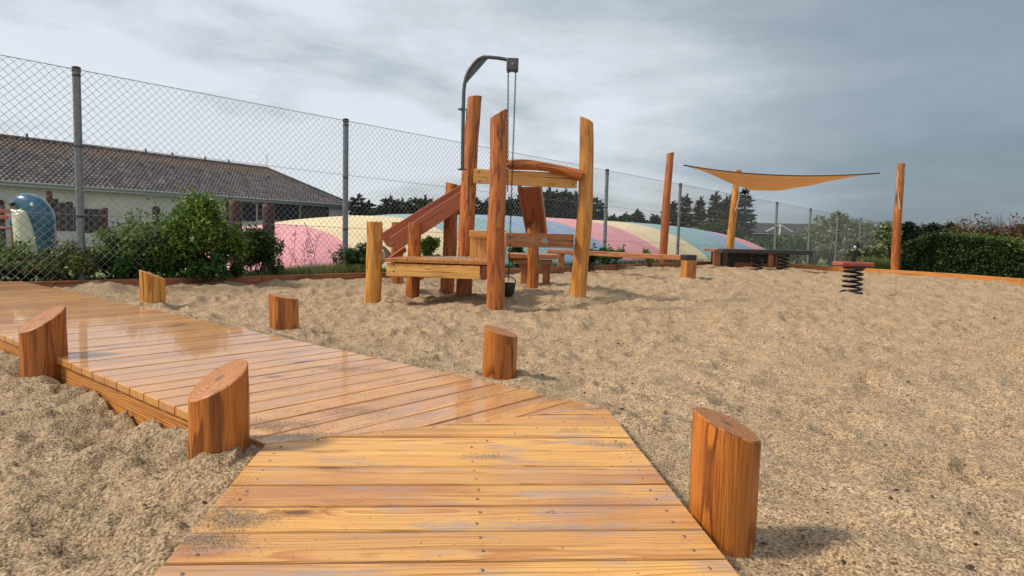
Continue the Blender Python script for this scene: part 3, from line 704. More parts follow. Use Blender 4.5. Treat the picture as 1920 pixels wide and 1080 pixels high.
# work table: skirt, side, slatted top (boards run away from the viewer)
zt = D(817, 486, 6.60)[2]
ftl, ftr = D(722, 500, 6.58), D(913, 500, 6.42)
mb = MB(); mb.board(V(ftl[0]+.02, ftl[1], zt-.11), V(ftr[0]-.06, ftr[1], zt-.11), UP, V(0, 1, 0), .125, .04, .004, tn=.12); mb.build('table_skirt', M['paleboard'], tw)
mb = MB(); mb.board(V(ftr[0]-.035, ftr[1]+.0, zt-.11), V(ftr[0]+.10, ftr[1]+.95, zt-.11), UP, V(1, 0, 0), .135, .04, .004, tn=.8); mb.board(V(ftl[0]+.06, ftl[1]+.06, zt-.11), V(ftl[0]+.12, ftl[1]+.95, zt-.11), UP, V(1, 0, 0), .12, .04, .004, tn=.8)
mb.board(V(ftl[0]+.14, ftl[1]+.93, zt-.11), V(ftr[0]+.06, ftl[1]+.90, zt-.11), UP, V(0, 1, 0), .12, .04, .004, tn=.8); mb.build('table_frame', M['redboard'], tw)
mb = MB(); nbd = 7; wd = (ftr[0]-ftl[0]+.02)/nbd
for i in range(nbd):
    xx = ftl[0]+.0+wd*(i+.5); yy = ftl[1]+(ftr[1]-ftl[1])*(i+.5)/nbd
    mb.board(V(xx, yy-.035, zt-.017), V(xx+.10, yy+.97, zt-.0225), V(1, 0, 0), UP, wd-.003, .034, .003, tn=rnd.uniform(.2, .8))
tabo = mb.build('table_top', M['beam'], tw)
for px_, py_ in ((738, 496), (738, 508), (895, 498), (893, 512)):
    p = D(px_, py_, 6.58-(px_-722)/191*.16-.02); mb = MB(); mb.tube([p, p+V(0, -.005, 0)], .007, 8); mb.build('screw', M['cap'], tw)
# sand spilt over the table
n = 5000; pp = np.stack([rs.uniform(ftl[0]+.02, ftr[0]+.08, n), rs.uniform(ftl[1]+.02, ftl[1]+.9, n), np.full(n, zt+.002)], -1)
den = fbm(pp[:, 0], pp[:, 1], 3, 3, 77)+.5*(pp[:, 0]-ftl[0])-.15; pp = pp[den > rs.uniform(-.1, .35, n)]; n = len(pp)
tet = rs.normal(0, 1, (n, 4, 3)); tet /= np.linalg.norm(tet, axis=2, keepdims=True); vv = pp[:, None, :]+tet*rs.uniform(.002, .006, (n, 1, 1))
fc = (np.arange(n)[:, None, None]*4+np.array([[0, 1, 2], [0, 2, 3], [0, 3, 1], [1, 3, 2]])[None]).reshape(-1, 3)
g_ = fast_mesh('spilt_sand', vv.reshape(-1, 3), fc, M['grain'], np.repeat(rs.rand(n)*.5+.4, 4), k=3); tag(g_, 'sand spilt over the work table of the play tower', kind='stuff')
# pale board wall on the table, behind the front post
mb = MB(); zb0 = zt+.0; zb1 = D(900, 445, 7.0)[2]
for i in range(5):
    xx = D(888, 450, 7.0)[0]+i*.074; mb.board(V(xx, 7.02, zb0), V(xx, 7.02, zb1), V(1, 0, 0), V(0, 1, 0), .0732, .025, .0015, tn=rnd.uniform(.1, .3))
mb.build('board_wall', M['paleboard'], tw)
pb('wall_cap', D(880, 438.5, 6.98), D(950, 440, 6.98), .075, .04, 'paleboard', tn=.2)
# chute running down to the left
def chute(name, n0, n1, f0, f1, hgt, mt, floor_mt):
    """n = near board centre-line top to bottom, f = far board"""
    for a, b, nm, tn in ((n0, n1, 'chute_side', .6), (f0, f1, 'chute_side', .9)):
        L = nrm(b-a); Wd = nrm(UP-L*np.dot(UP, L)); mb = MB(); mb.board(a, b, Wd, np.cross(L, Wd), hgt, .032, .004, tn=tn); mb.build(nm, M[mt], tw)
    a, b = (n0+f0)/2, (n1+f1)/2; L = nrm(b-a); side = nrm((f0-n0)*V(1, 1, 0)); Wd = nrm(np.cross(L, side)); Wd = Wd if Wd[2] > 0 else -Wd
    dn = -Wd*(hgt/2-.03); mb = MB(); mb.board(a+dn, b+dn, side, Wd, np.linalg.norm((f0-n0))-.035, .028, .003, tn=.5); mb.build('chute_floor', M[floor_mt], tw)
chute('chute', D(872, 370, 7.52), D(739, 457, 7.50), D(872, 357, 7.92), D(719, 451, 7.90), .165, 'redboard', 'redboard')
pb('chute_brace', D(760, 466, 7.45), D(731, 487, 7.35), .075, .03, 'redboard', Wd=nrm(V(.5, 0, .8)), tn=.5)
# steel scoop at its foot
mb = MB(); vs = []; c = D(727, 478, 7.68)
for i in range(9):
    a = math.radians(-100+i*24)
    for j in range(9):
        b = math.radians(-80+j*20); r = .105*(math.cos(math.radians(0)))
        vs.append(c+V(-r*math.cos(b)*.75+.02, math.sin(b)*.17, r*math.sin(a)*math.cos(b)-.0*i))
mb.add(vs, [(i*9+j, i*9+j+1, (i+1)*9+j+1, (i+1)*9+j) for i in range(8) for j in range(8)])
so = mb.build('scoop', M['scoop'], tw, True); md = so.modifiers.new('s', 'SOLIDIFY'); md.thickness = .006
# chute running down behind, seen from below
nl_, nr2 = D(975, 352, 7.65), D(1010, 352, 7.65); bl_, br_ = D(993, 452, 9.0), D(1023, 452, 9.0)
mb = MB(); L = nrm((bl_+br_)/2-(nl_+nr2)/2); mb.board((nl_+nr2)/2, (bl_+br_)/2, V(1, 0, 0), np.cross(L, V(1, 0, 0)), .20, .03, .003, tn=.4); mb.build('chute_floor', M['redboard'], tw)
for sx, mt_, tn in ((-1, 'redboard', .5), (1, 'brownboard', .2)):
    off = V(sx*.116, 0, 0); up_ = nrm(np.cross(V(1, 0, 0), L)); mb = MB(); mb.board((nl_+nr2)/2+off+up_*.05, (bl_+br_)/2+off+up_*.05, np.cross(L, V(1, 0, 0)), V(1, 0, 0), .16, .03, .003, tn=tn); mb.build('chute_side', M[mt_], tw)
# low stepped table at the back, its sand heap
mb = MB(); c0 = D(998, 480, 9.5)
for k_, (x0, x1, y0, y1) in enumerate(((948, 1050, 476, 485.5), (955, 1043, 487, 495.5))):
    for j in range(4 if k_ == 0 else 1):
        yy = 9.2+.16*j+.05*k_; sh = .03*(1.5-abs(j-1.5)); a = D(x0, (y0+y1)/2, 9.2); b = D(x1, (y0+y1)/2, 9.2)
        mb.board(V(a[0]-sh+.05, yy, (a[2]+b[2])/2), V(b[0]+sh-.05, yy, (a[2]+b[2])/2), V(0, 1, 0), UP, .15, .06, .006, tn=rnd.random())
mb.board(V(c0[0]-.1, 9.35, 0), V(c0[0]-.1, 9.35, c0[2]-.05), V(1, 0, 0), V(0, 1, 0), .12, .12, .01); mb.board(V(c0[0]+.2, 9.45, 0), V(c0[0]+.2, 9.45, c0[2]-.05), V(1, 0, 0), V(0, 1, 0), .1, .1, .01)
mb.build('rear_table', M['brownboard'], tw)
# crane: mast, bent arm with gusset, head, brackets
m0 = D(867, 318, 7.30); m1 = D(870, 168, 7.30)
pts = [m0, D(868, 240, 7.3)]+[D(x_, y_, 7.3) for x_, y_ in ((869.5, 172), (871, 158), (874, 144), (880, 130), (888, 119), (897, 111), (907, 107), (920, 107.5), (935, 109), (952, 112))]
mb = MB(); mb.tube(pts, .019, 12); arm = mb.build('crane_arm', M['crane'], tw, True)
mb = MB(); th = V(0, .005, 0); ga = [D(871, 160, 7.3), D(875, 141, 7.3), D(883, 125, 7.3), D(894, 113, 7.3), D(907, 108, 7.3), D(916, 109, 7.3)]; n = len(ga)
mb.add([p-th for p in ga]+[p+th for p in ga], [tuple(range(n)), tuple(range(2*n-1, n-1, -1))]+[(i, (i+1) % n, n+(i+1) % n, n+i) for i in range(n)]); mb.build('gusset', M['crane'], arm)
hc = D(961, 122, 7.3); mb = MB(); mb.board(hc-V(0, .055, 0), hc+V(0, .055, 0), V(1, 0, 0), UP, .125, .125, .008); head = mb.build('crane_head', M['crane'], tw)
mb = MB(); mb.tube([hc+V(0, -.055, 0), hc+V(0, -.067, 0)], .016, 12); mb.build('axle_bolt', M['screw'], head)
mb = MB()
for px_ in (953, 967): p = D(px_, 133, 7.3); mb = MB(); mb.tube([p+V(0, 0, .02), p-V(0, 0, .02)], .014, 8); mb.build('chain_guide', M['crane'], head)
for py_ in (205, 317.5):
    p = D(866, py_, 7.3); mb = MB(); mb.tube([p-V(.045, 0, 0), p+V(.055, 0.0, 0)], .007, 8); mb.tube([p-V(0, 0, .012), p+V(0, 0, .012)], .026, 12)
    if py_ < 300: mb.tube([p+V(.05, 0, 0), p+V(.055, .0, -.10)], .006, 8)
    mb.build('mast_bracket', M['crane'], tw)
# chains
def chain(a, b, name='chain', link=.030, r=.0032):
    L = b-a; n = int(np.linalg.norm(L)/(link*.78)); d = nrm(L); X = nrm(np.cross(d, V(.3, 1, 0))); Y = np.cross(d, X); mb = MB()
    for i in range(n):
        c = a+L*(i+.5)/n; S = X if i % 2 else Y
        ring = [c+d*math.sin(t_)*link*.5+S*math.cos(t_)*link*.27 for t_ in np.linspace(0, 2*math.pi, 9)]
        mb.tube(ring, r, 5, False)
    return mb.build(name, M['black'], tw)
chain(D(953, 137, 7.3), D(951.5, 360, 7.3)); chain(D(967, 137, 7.3), D(953.5, 526, 7.3))
# bucket on the chain
c = D(952, 541, 7.3); mb = MB(); prof = [(0, -.075), (.05, -.078), (.068, -.055), (.078, .0), (.086, .06), (.080, .062), (.072, .0), (.05, -.05), (0, -.055)]
vs = [c+V(math.cos(a)*r, math.sin(a)*r*.9, z_) for r, z_ in prof for a in np.linspace(0, 2*math.pi, 17)[:-1]]
mb.add(vs, [(i*16+k, i*16+(k+1) % 16, (i+1)*16+(k+1) % 16, (i+1)*16+k) for i in range(len(prof)-1) for k in range(16)]); bk = mb.build('bucket', M['rubber'], tw, True)
mb = MB(); mb.tube([c+V(math.cos(a)*.085, 0, .055+math.sin(a)*.075) for a in np.linspace(0, math.pi, 11)], .006, 6); mb.build('bucket_handle', M['black'], bk)

# ------------------------------------------------------------------ balance beam
bb = thing('balance_beam', G(1290, 527)*V(1, 1, 0), 'long square balance beam on a stub post, right of the play tower', 'balance beam')
pe = D(1293, 484, 11.25); ps = D(1030, 471, 13.3)
mb = MB(); mb.board(ps, pe, UP, np.cross(nrm(pe-ps), UP), .085, .13, .007, tn=.6); mb.build('beam', M['brownboard'], bb)
mb = MB(); q_ = D(1290, 527, 11.15); mb.board(V(q_[0], q_[1], -.25), V(q_[0], q_[1], D(1290, 487.5, 11.15)[2]), V(1, .35, 0), V(0, 1, 0), .19, .17, .006, tn=.4); mb.build('post', M['beam'], bb)
mb = MB(); q_ = D(1291, 483, 11.15); mb.board(V(q_[0]-.0, q_[1], q_[2]-.037), V(q_[0]-.0, q_[1], q_[2]+.046), V(1, .35, 0), V(0, 1, 0), .20, .18, .006, tn=.9); mb.build('post_cap', M['darkwood'], bb)
mb = MB(); q_ = ps+nrm(pe-ps)*.3; mb.board(V(q_[0], q_[1], -.2), V(q_[0], q_[1], q_[2]-.04), V(1, 0, 0), V(0, 1, 0), .12, .12, .006); mb.build('post', M['brownboard'], bb)

# ------------------------------------------------------------------ timber box and sprung plank
tbx = thing('timber_box', G(1390, 497, 0)*V(1, 1, 0), 'low brown timber box with a dark open front, behind the sprung plank', 'timber box')
Yb = 17.4; zl = lambda px, py: D(px, py, Yb)
a, b = zl(1331, 470), zl(1458, 472)
mb = MB(); ztb = D(1340, 467, Yb)[2]
mb.board(V(a[0]-.03, Yb, ztb-.03), V(b[0]+.1, Yb, ztb-.03), V(0, 1, 0), UP, .9, .06, .006, tn=.6); mb.build('lid', M['brownboard'], tbx)
for px_, wd in ((1336, .17), (1352, .1), (1446, .09)):
    q_ = zl(px_, 480); mb = MB(); mb.board(V(q_[0], Yb-.35, -.2), V(q_[0], Yb-.35, ztb-.06), V(1, 0, 0), V(0, 1, 0), wd, .1, .006, tn=.6); mb.build('leg', M['oldpost'] if px_ > 1340 else M['edging'], tbx)
q0, q1 = zl(1340, 480), zl(1450, 480); mb = MB(); mb.board(V(q0[0], Yb+.3, .12), V(q1[0], Yb+.3, .12), UP, V(0, 1, 0), .5, .04, .004, tn=.5)
mb.build('back_panel', M['darkwood'], tbx)
q0, q1 = zl(1432, 480), zl(1456, 480); mb = MB(); mb.board(V(q0[0], Yb-.3, .15), V(q1[0], Yb-.3, .15), UP, V(0, 1, 0), .5, .04, .004, tn=.3); mb.build('side_panel', M['brownboard'], tbx)

def spring(c, z0, z1, R, r, turns, par, ph=0.):
    n = int(turns*18); mb = MB(); pts = []
    for i in range(n+1):
        q = i/n; a = 2*math.pi*turns*q+ph; k = 1-.0*q; pts.append(V(c[0]+math.cos(a)*R*k, c[1]+math.sin(a)*R*k, z0+(z1-z0)*q))
    mb.tube(pts, r, 8); return mb.build('spring', M['black'], par, True)
sp = thing('sprung_plank', G(1440, 508)*V(1, 1, 0), 'long black standing plank on two coil springs', 'spring plank')
Ys = 15.3; zp = D(1430, 468, Ys)[2]; a = D(1350, 470, Ys); b = D(1517, 473, Ys)
mb = MB(); mb.board(V(a[0], Ys, zp-.045), V(b[0], Ys, zp-.045), V(0, 1, 0), UP, .42, .09, .012, tn=.2); mb.build('plank', M['darkwood'], sp)
for px_, zz0 in ((1419, .0), (1467, .02)):
    q_ = D(px_, 500, Ys); mb = MB(); mb.tube([V(q_[0], Ys, zp-.09), V(q_[0], Ys, zp-.12)], .14, 16); mb.build('spring_plate', M['black'], sp)
    spring((q_[0], Ys), zz0-.03, zp-.12, .125, .017, 4.6, sp, px_)

# ------------------------------------------------------------------ spring rocker
rk = thing('spring_rocker', G(1596, 553)*V(1, 1, 0), 'small spring rocker with red seat board and black handle post', 'spring rocker')
c = G(1597, 551); zs = D(1597, 491, c[1])[2]
mb = MB(); mb.board(V(c[0]-.235, c[1]-.01, zs-.032), V(c[0]+.235, c[1]+.04, zs-.032), V(0, 1, 0), UP, .24, .062, .014, tn=.5); mb.build('seat', M['rocker_red'], rk)
mb = MB(); mb.tube([V(c[0]+.01, c[1], zs-.063), V(c[0]+.01, c[1], zs-.095)], .135, 20); mb.build('spring_plate', M['black'], rk)
spring((c[0], c[1]), .035, zs-.09, .118, .0155, 4.6, rk, 2.6)
mb = MB(); mb.tube([V(c[0]-.02, c[1]-.02, .0), V(c[0]-.02, c[1]-.02, .03)], .145, 20); mb.build('base_plate', M['black'], rk)
hx = c[0]+.045; mb = MB(); mb.board(V(hx, c[1]+.1, zs), V(hx+.025, c[1]+.1, zs+.24), V(1, 0, 0), V(0, 1, 0), .065, .03, .006); mb.ball((hx+.032, c[1]+.1, zs+.225), (.042, .03, .045)); hd = mb.build('handle_post', M['black'], rk)
mb = MB(); mb.tube([V(hx-.05, c[1]+.06, zs+.16), V(hx+.11, c[1]+.15, zs+.165)], .013, 10); mb.ball((hx-.015, c[1]+.05, zs+.19), (.02, .02, .03)); mb.build('grip', M['galv'], hd)

# ------------------------------------------------------------------ shade sail
def mast(pxt, base_px, Y, wpx, label, tn, mt, seed, cut=(0, 0)):
    T = D(*pxt, Y); B = D(*base_px, Y); r = wpx/2/F*Y; o = thing('sail_post', (B[0], B[1], 0), label, 'sail post', 'log posts holding the shade sail')
    mb = MB(); mb.log(V(B[0], B[1], 0), T, r*1.08, r*.86, cut, tn=tn, seed=seed, bend=.03, wob=.08, sink=.5); mb.build('log', [M[mt], M['logend']], o, True).data.set_sharp_from_angle(angle=math.radians(35)); return o
mast((1257, 287), (1243, 492), 16.4, 15, 'dark red sail post, leftmost of the three, behind the balance beam', .8, 'logr', 22.1, (.2, 0))
mast((1384, 319), (1366, 492), 19.5, 14, 'yellow sail post in the middle, rising from behind the timber box', .3, 'logy', 25.7)
mast((1690, 307), (1680, 505), 15.2, 15, 'orange sail post at the right, in front of the clipped hedge', .45, 'log', 28.3)
C1, C2, C3 = D(1279, 309, 16.1), D(1389, 349, 19.1), D(1656, 324, 15.0)
sail = thing('shade_sail', ((C1+C2+C3)/3), 'tan triangular shade sail stretched between three log posts', 'shade sail')
N_ = 26; vs, ids = [], {}
cen = (C1+C2+C3)/3
for i in range(N_+1):
    for j in range(N_+1-i):
        a, b = i/N_, j/N_; c_ = 1-a-b; P = C1*a+C2*b+C3*c_
        for (p, q2, wa) in ((C1, C2, a*b), (C2, C3, b*c_), (C1, C3, a*c_)): P = P+(cen-(p+q2)/2)*wa*4*.16*(1-3*a*b*c_*9*.2)
        ids[i, j] = len(vs); vs.append(P+V(0, 0, -.30*27*a*b*c_-.12*4*a*c_-.03*4*b*c_+.012*math.sin(a*40+b*23)*min(a, b, c_)*3))
fs = []
for i in range(N_):
    for j in range(N_-i):
        fs.append((ids[i, j], ids[i+1, j], ids[i, j+1]))
        if i+j < N_-1: fs.append((ids[i+1, j], ids[i+1, j+1], ids[i, j+1]))
m, t = mat('tan_sailcloth'); n = t.noise(t.new('ShaderNodeNewGeometry').outputs['Position'], 1.2, 4); t.bsdf(t.mix(n, (.72, .47, .25), (.80, .55, .32)), .8, trans=.6); M['sail'] = m
mb = MB(); mb.add(vs, fs); cl_ = mb.build('cloth', M['sail'], sail, True); md = cl_.modifiers.new('s', 'SOLIDIFY'); md.thickness = .004
for (seq) in ([ids[i, 0] for i in range(N_+1)], [ids[0, j] for j in range(N_+1)], [ids[i, N_-i] for i in range(N_+1)]):
    mb = MB(); mb.tube([vs[k] for k in seq], .013, 6); mb.build('hem', M['cap'] if seq[0] == ids[0, 0] and seq[-1] == ids[N_, 0] else M['brownboard'], sail)
def rope(a, b, r=.008): mb = MB(); mb.tube([a, b], r, 6); mb.tube([b+(a-b)*.02, b-(a-b)*.12], r*1.9, 6); mb.build('rope', M['rope'], sail)
rope(D(1262, 307, 16.35), C1); rope(D(1383, 344, 19.45), C2); rope(D(1684, 322, 15.2), C3)
pr_ = [D(1684, 322, 15.08), D(1681, 350, 15.08), D(1685, 370, 15.08), D(1687, 392, 15.08)]; mb = MB(); mb.tube(pr_, .009, 6); mb.build('rope_tail', M['rope'], sail)
pr_ = [D(1386, 348, 19.3), D(1386, 370, 19.3), D(1379, 395, 19.3)]; mb = MB(); mb.tube(pr_, .010, 6); mb.build('rope_tail', M['rope'], sail)

# ------------------------------------------------------------------ chain-link fence
fe = thing('chain_link_fence', (FT(5)*V(1, 1, 0)), 'tall galvanised chain link fence running the length of the playground', 'fence')
FH = 2.28; LB = np.linalg.norm((FT(1)-FT(0))*V(1, 1, 0))
for n in range(-1, 12):
    T = FT(n)+V(0, 0, .02); r = .039; mb = MB(); B = V(T[0]+.0, T[1], T[2]-FH-.45)
    mb.tube([B, V(T[0], T[1], T[2]-.03)], r, 14); po = mb.build('post', M['fpost'], fe, True); po.data.set_sharp_from_angle(angle=math.radians(40))
    mb = MB(); mb.tube([V(T[0], T[1], T[2]-.035), V(T[0], T[1], T[2]+.012), V(T[0], T[1], T[2]+.02)], [r+.004, r+.004, r*.7], 14); mb.build('cap', M['cap'], po, False)
    for fr in (.02, .345, .67):
        mb = MB(); zc = T[2]-FH*fr-.03; mb.tube([V(T[0], T[1], zc-.012), V(T[0], T[1], zc+.012)], r+.003, 12, False); mb.build('clamp', M['cap'], po)
cell = LB/39.0
def wire_set(n0):
    """one bay of diamond mesh: woven zigzag wires, on the side of the posts facing the sandpit"""
    P0 = FT(n0)-FN*.048; P1 = FT(n0+1)-FN*.048; ncol = 39; ch_ = cell; nrow = int(FH/(ch_/2)); vs, fs = [], []
    r = .0023; X = (P1-P0)/ncol; sdd = rs.uniform(-.003, .003, (ncol*2+3, nrow+2, 2))
    for w_ in range(ncol):
        for half in (0, 1):
            pass
    # zigzag wires: wire w swings between half columns
    segs = []
    for w_ in range(ncol):
        prev = None
        for k in range(nrow+1):
            u = w_+(.5 if (k % 2) else 0.)+.0
            j = sdd[2*w_+(k % 2), k]; P = P0+X*u+V(0, 0, -k*ch_/2+j[1])+FDIR*j[0]-FN*(.002 if (k+w_) % 2 else -.002)
            if prev is not None: segs.append((prev, P))
            prev = P
        prev = None
        for k in range(nrow+1):
            u = w_+(.5 if (k % 2) else 1.)
            j = sdd[2*w_+(1 if k % 2 else 2), k]; P = P0+X*u+V(0, 0, -k*ch_/2+j[1])+FDIR*j[0]+FN*(.002 if (k+w_) % 2 else -.002)
            if prev is not None: segs.append((prev, P))
            prev = P
    a = np.array([s_[0] for s_ in segs]); b = np.array([s_[1] for s_ in segs]); d = b-a; d /= np.linalg.norm(d, axis=1, keepdims=True)
    s1 = np.cross(d, FN); s1 /= np.linalg.norm(s1, axis=1, keepdims=True); s2 = np.cross(d, s1)
    cs = [(math.cos(q), math.sin(q)) for q in (.5, .5+2.094, .5+4.189)]
    V_ = np.stack([a+(s1*c+s2*s)*r for c, s in cs]+[b+(s1*c+s2*s)*r for c, s in cs], 1).reshape(-1, 3)
    F_ = (np.arange(len(a))[:, None, None]*6+np.array([[0, 1, 4, 3], [1, 2, 5, 4], [2, 0, 3, 5]])[None]).reshape(-1, 4)
    return fast_mesh('mesh_panel', V_, F_, M['wire'], smooth=True, parent=fe)
for n in range(-1, 11): wire_set(n)
for fr in (.0, .335, .665, .985):
    a = FT(-1)-FN*.052-V(0, 0, FH*fr); b = FT(11)-FN*.052-V(0, 0, FH*fr); mb = MB(); mb.tube([a, b], .0032 if fr else .004, 6); mb.build('tension_wire', M['wire'], fe)

# ------------------------------------------------------------------ jumping pillow
def jumping_pillow():
    O_ = FT(0)*V(1, 1, 0); u0, w_ = 2.75, 2.55; nst = 10; a = nst*w_/2; b = 4.0; v0 = 1.0+b; gz = -.40; h = 1.62
    c0 = O_+FDIR*(u0+a)+FN*v0; vs, mi = [], []; NU, NV = nst*8, 44
    for i in range(NU+1):
        u = (i/NU*2-1)
        for j in range(NV+1):
            v = (j/NV*2-1)
            # map the square to a superellipse
            uu = u; lim = (1-abs(u)**3.2)**(1/3.2) if abs(u) < 1 else 0; vv = v*lim
            q = 1-abs(vv)**2.3; e = max(0, 1-abs(u)**5)**.5; zz_ = max(0, (1-(abs(u)**3.2+abs(vv)**3.2)))**.42*(1-.45*vv*vv)
            seam = .035*(1-min(1, abs(((u+1)*nst/2+.5) % 1-.5)*2*2.2)); P = c0+FDIR*uu*a+FN*vv*b; vs.append(V(P[0], P[1], gz+h*zz_-seam*min(1, zz_*2)))
    fs = [(i*(NV+1)+j, (i+1)*(NV+1)+j, (i+1)*(NV+1)+j+1, i*(NV+1)+j+1) for i in range(NU) for j in range(NV)]
    mi = [(i*nst//NU) % 4 for i in range(NU) for j in range(NV)]
    mb = MB(); mb.add(vs, fs); mb.m = mi; o = mb.build('jumping_pillow', [M['pink'], M['yellow'], M['teal'], M['pblue']], None, True)
    tag(o, 'huge inflated jumping pillow striped pink, yellow, teal and blue behind the fence', 'jumping pillow')
jumping_pillow()

# ------------------------------------------------------------------ plants
def leaf_mesh(name, P, size, mt, parent=None, up=.35, seed=0, asp=.55, down=False, dirs=None, tnv=None):
    """one folded leaf per point"""
    r = np.random.RandomState(seed); n = len(P); d = r.normal(0, 1, (n, 3)) if dirs is None else dirs+r.normal(0, .35, (n, 3)); d[:, 2] = d[:, 2]*.7-(0.2 if not down else .6); d /= np.linalg.norm(d, axis=1, keepdims=True)
    nn = r.normal(0, 1, (n, 3))+np.array([0, 0, up*3]); s = np.cross(d, nn); s /= np.maximum(1e-6, np.linalg.norm(s, axis=1, keepdims=True)); nn = np.cross(s, d)
    L = (size*r.uniform(.6, 1.3, n))[:, None]; a = P; tip = P+d*L; m1 = P+d*L*.45+s*L*asp*.5+nn*L*.08; m2 = P+d*L*.45-s*L*asp*.5+nn*L*.08
    V_ = np.stack([a, m1, tip, m2], 1).reshape(-1, 3); F_ = np.arange(n*4).reshape(-1, 4)
    tn = np.repeat(r.rand(n) if tnv is None else tnv, 4); return fast_mesh(name, V_, F_, mt, tn, parent=parent)
def clump_pts(c, rad, n, seed, dens=.6, low=.0):
    r = np.random.RandomState(seed); sub = []; k = max(4, int(n/260)); out = []
    for i in range(k):
        d = r.normal(0, 1, 3); d /= np.linalg.norm(d); d[2] = abs(d[2])*1.15-.25; q = r.uniform(.35, .92); cc = np.array(c)+d*np.array(rad)*q; rr2 = r.uniform(.16, .34)*min(rad[0], rad[2])*1.2
        m = int(n/k); p = r.normal(0, 1, (m, 3)); p /= np.linalg.norm(p, axis=1, keepdims=True); p *= (r.uniform(.25, 1., (m, 1)))**.45*rr2*r.uniform(.8, 1.15, (m, 1)); out.append(cc+p)
    P = np.concatenate(out); return P[P[:, 2] > low]
def stems(mb, base, tips, r0=.008):
    for tp in tips:
        b = V(*base)+V(rnd.uniform(-.08, .08), rnd.uniform(-.05, .05), 0); tp = V(*tp); mid = (b+tp)/2+V(rnd.uniform(-.05, .05), rnd.uniform(-.05, .05), .04); mb.tube([b, (b+mid)/2+V(.01, 0, .01), mid, tp], [r0, r0*.8, r0*.6, r0*.3], 5, False)
def shrub(px0, px1, pytop, pybase, Y, label, mt, n, leaf=.045, seed=1, dep=None, ht=None, sprigs=6, group='shrubs growing along the fence', name='shrub'):
    a = D(px0, pybase, Y); b = D(px1, pybase, Y); top = D((px0+px1)/2, pytop, Y)[2]; gz = .03; cx, cy = (a[0]+b[0])/2, Y; rx = (b[0]-a[0])/2; hh = top-gz; dep = dep or min(.35, rx)
    o = thing(name, (cx, cy, gz), label, 'shrub', group)
    P = clump_pts((cx, cy, gz+hh*.42), (rx*1.0, dep, hh*.62), int(n*1.35), seed, low=gz-.02)
    r = np.random.RandomState(seed+3); tips = []
    for i in range(sprigs):
        tx = cx+r.uniform(-.85, .85)*rx; tz = gz+hh*r.uniform(.75, 1.08); tp = V(tx, cy+r.uniform(-.2, .2)*dep, tz); tips.append(tp); k = 26
        q = r.uniform(0, 1, (k, 1)); P = np.concatenate([P, V(cx*.4+tx*.6, cy, gz+hh*.5)*(1-q)+tp*q+r.normal(0, .02, (k, 3))])
    leaf_mesh('foliage', P, leaf, mt, o, seed=seed); mb = MB(); stems(mb, (cx, cy, gz), tips+[V(cx+r.uniform(-.8, .8)*rx, cy+r.uniform(-.5, .5)*dep, gz+hh*r.uniform(.3, .8)) for i in range(8)]); mb.build('stem', M['bark'], o)
    return o
shrub(-130, 80, 436, 527, 7.25, 'bright green rose shrub in front of the blue dolphin', M['leaf'], 5200, .04, 1)
shrub(-60, 110, 480, 527, 7.15, 'low reddish brown rose bush at the left end of the boardwalk', M['leafred'], 4200, .036, 22, sprigs=3)
shrub(70, 215, 452, 525, 7.4, 'low rose bush with red autumn leaves at the foot of the nearest fence post', M['leafred'], 5200, .038, 2)
shrub(170, 330, 415, 523, 7.9, 'loose yellow green bush left of the big green shrub', M['leaf'], 5200, .038, 3, sprigs=9)
shrub(262, 462, 372, 521, 8.25, 'biggest leafy green shrub, standing high against the fence', M['leaf'], 13000, .05, 4, dep=.4, sprigs=10)
shrub(250, 480, 470, 521, 8.05, 'dark lower bush at the foot of the big green shrub', M['leafdark'], 7000, .042, 44, dep=.35, sprigs=2)
shrub(-80, 160, 470, 524, 7.5, 'dark leafy rose bush under the dolphin figure', M['leafdark'], 7000, .045, 45, dep=.35, sprigs=4)
shrub(120, 300, 462, 523, 7.75, 'dark rose bush between the nearest fence post and the big shrub', M['leafdark'], 6500, .042, 46, dep=.35, sprigs=4)
shrub(205, 300, 398, 522, 7.95, 'upright pale bush with thin shoots left of the big green shrub', M['leaf'], 3600, .042, 47, sprigs=10)
shrub(428, 535, 428, 518, 8.9, 'dark green bush round the brown round post', M['leafdark'], 4600, .045, 5, sprigs=6)
shrub(628, 712, 455, 512, 10.0, 'small thorny bush with red leaf tips behind the yellow tower post', M['leafdark'], 3000, .045, 6, sprigs=8)
shrub(770, 826, 432, 508, 11.0, 'green bush seen below the left chute of the tower', M['leaf'], 2300, .055, 7, sprigs=4)
shrub(935, 1000, 455, 503, 12.3, 'low dark bush seen under the middle beam of the tower', M['leafdark'], 1500, .05, 8, sprigs=3)
shrub(1050, 1160, 458, 500, 13.6, 'low green rose bush behind the tower right post and the balance beam', M['leafdark'], 3200, .055, 9, sprigs=5)
shrub(1128, 1182, 455, 497, 14.4, 'green sprigs with pink blossom in front of the jumping pillow', M['leaf'], 1500, .055, 10, sprigs=6)
shrub(1195, 1232, 465, 494, 15.4, 'small tuft of leaves left of the dark red sail post', M['leaf'], 500, .05, 11, sprigs=3)
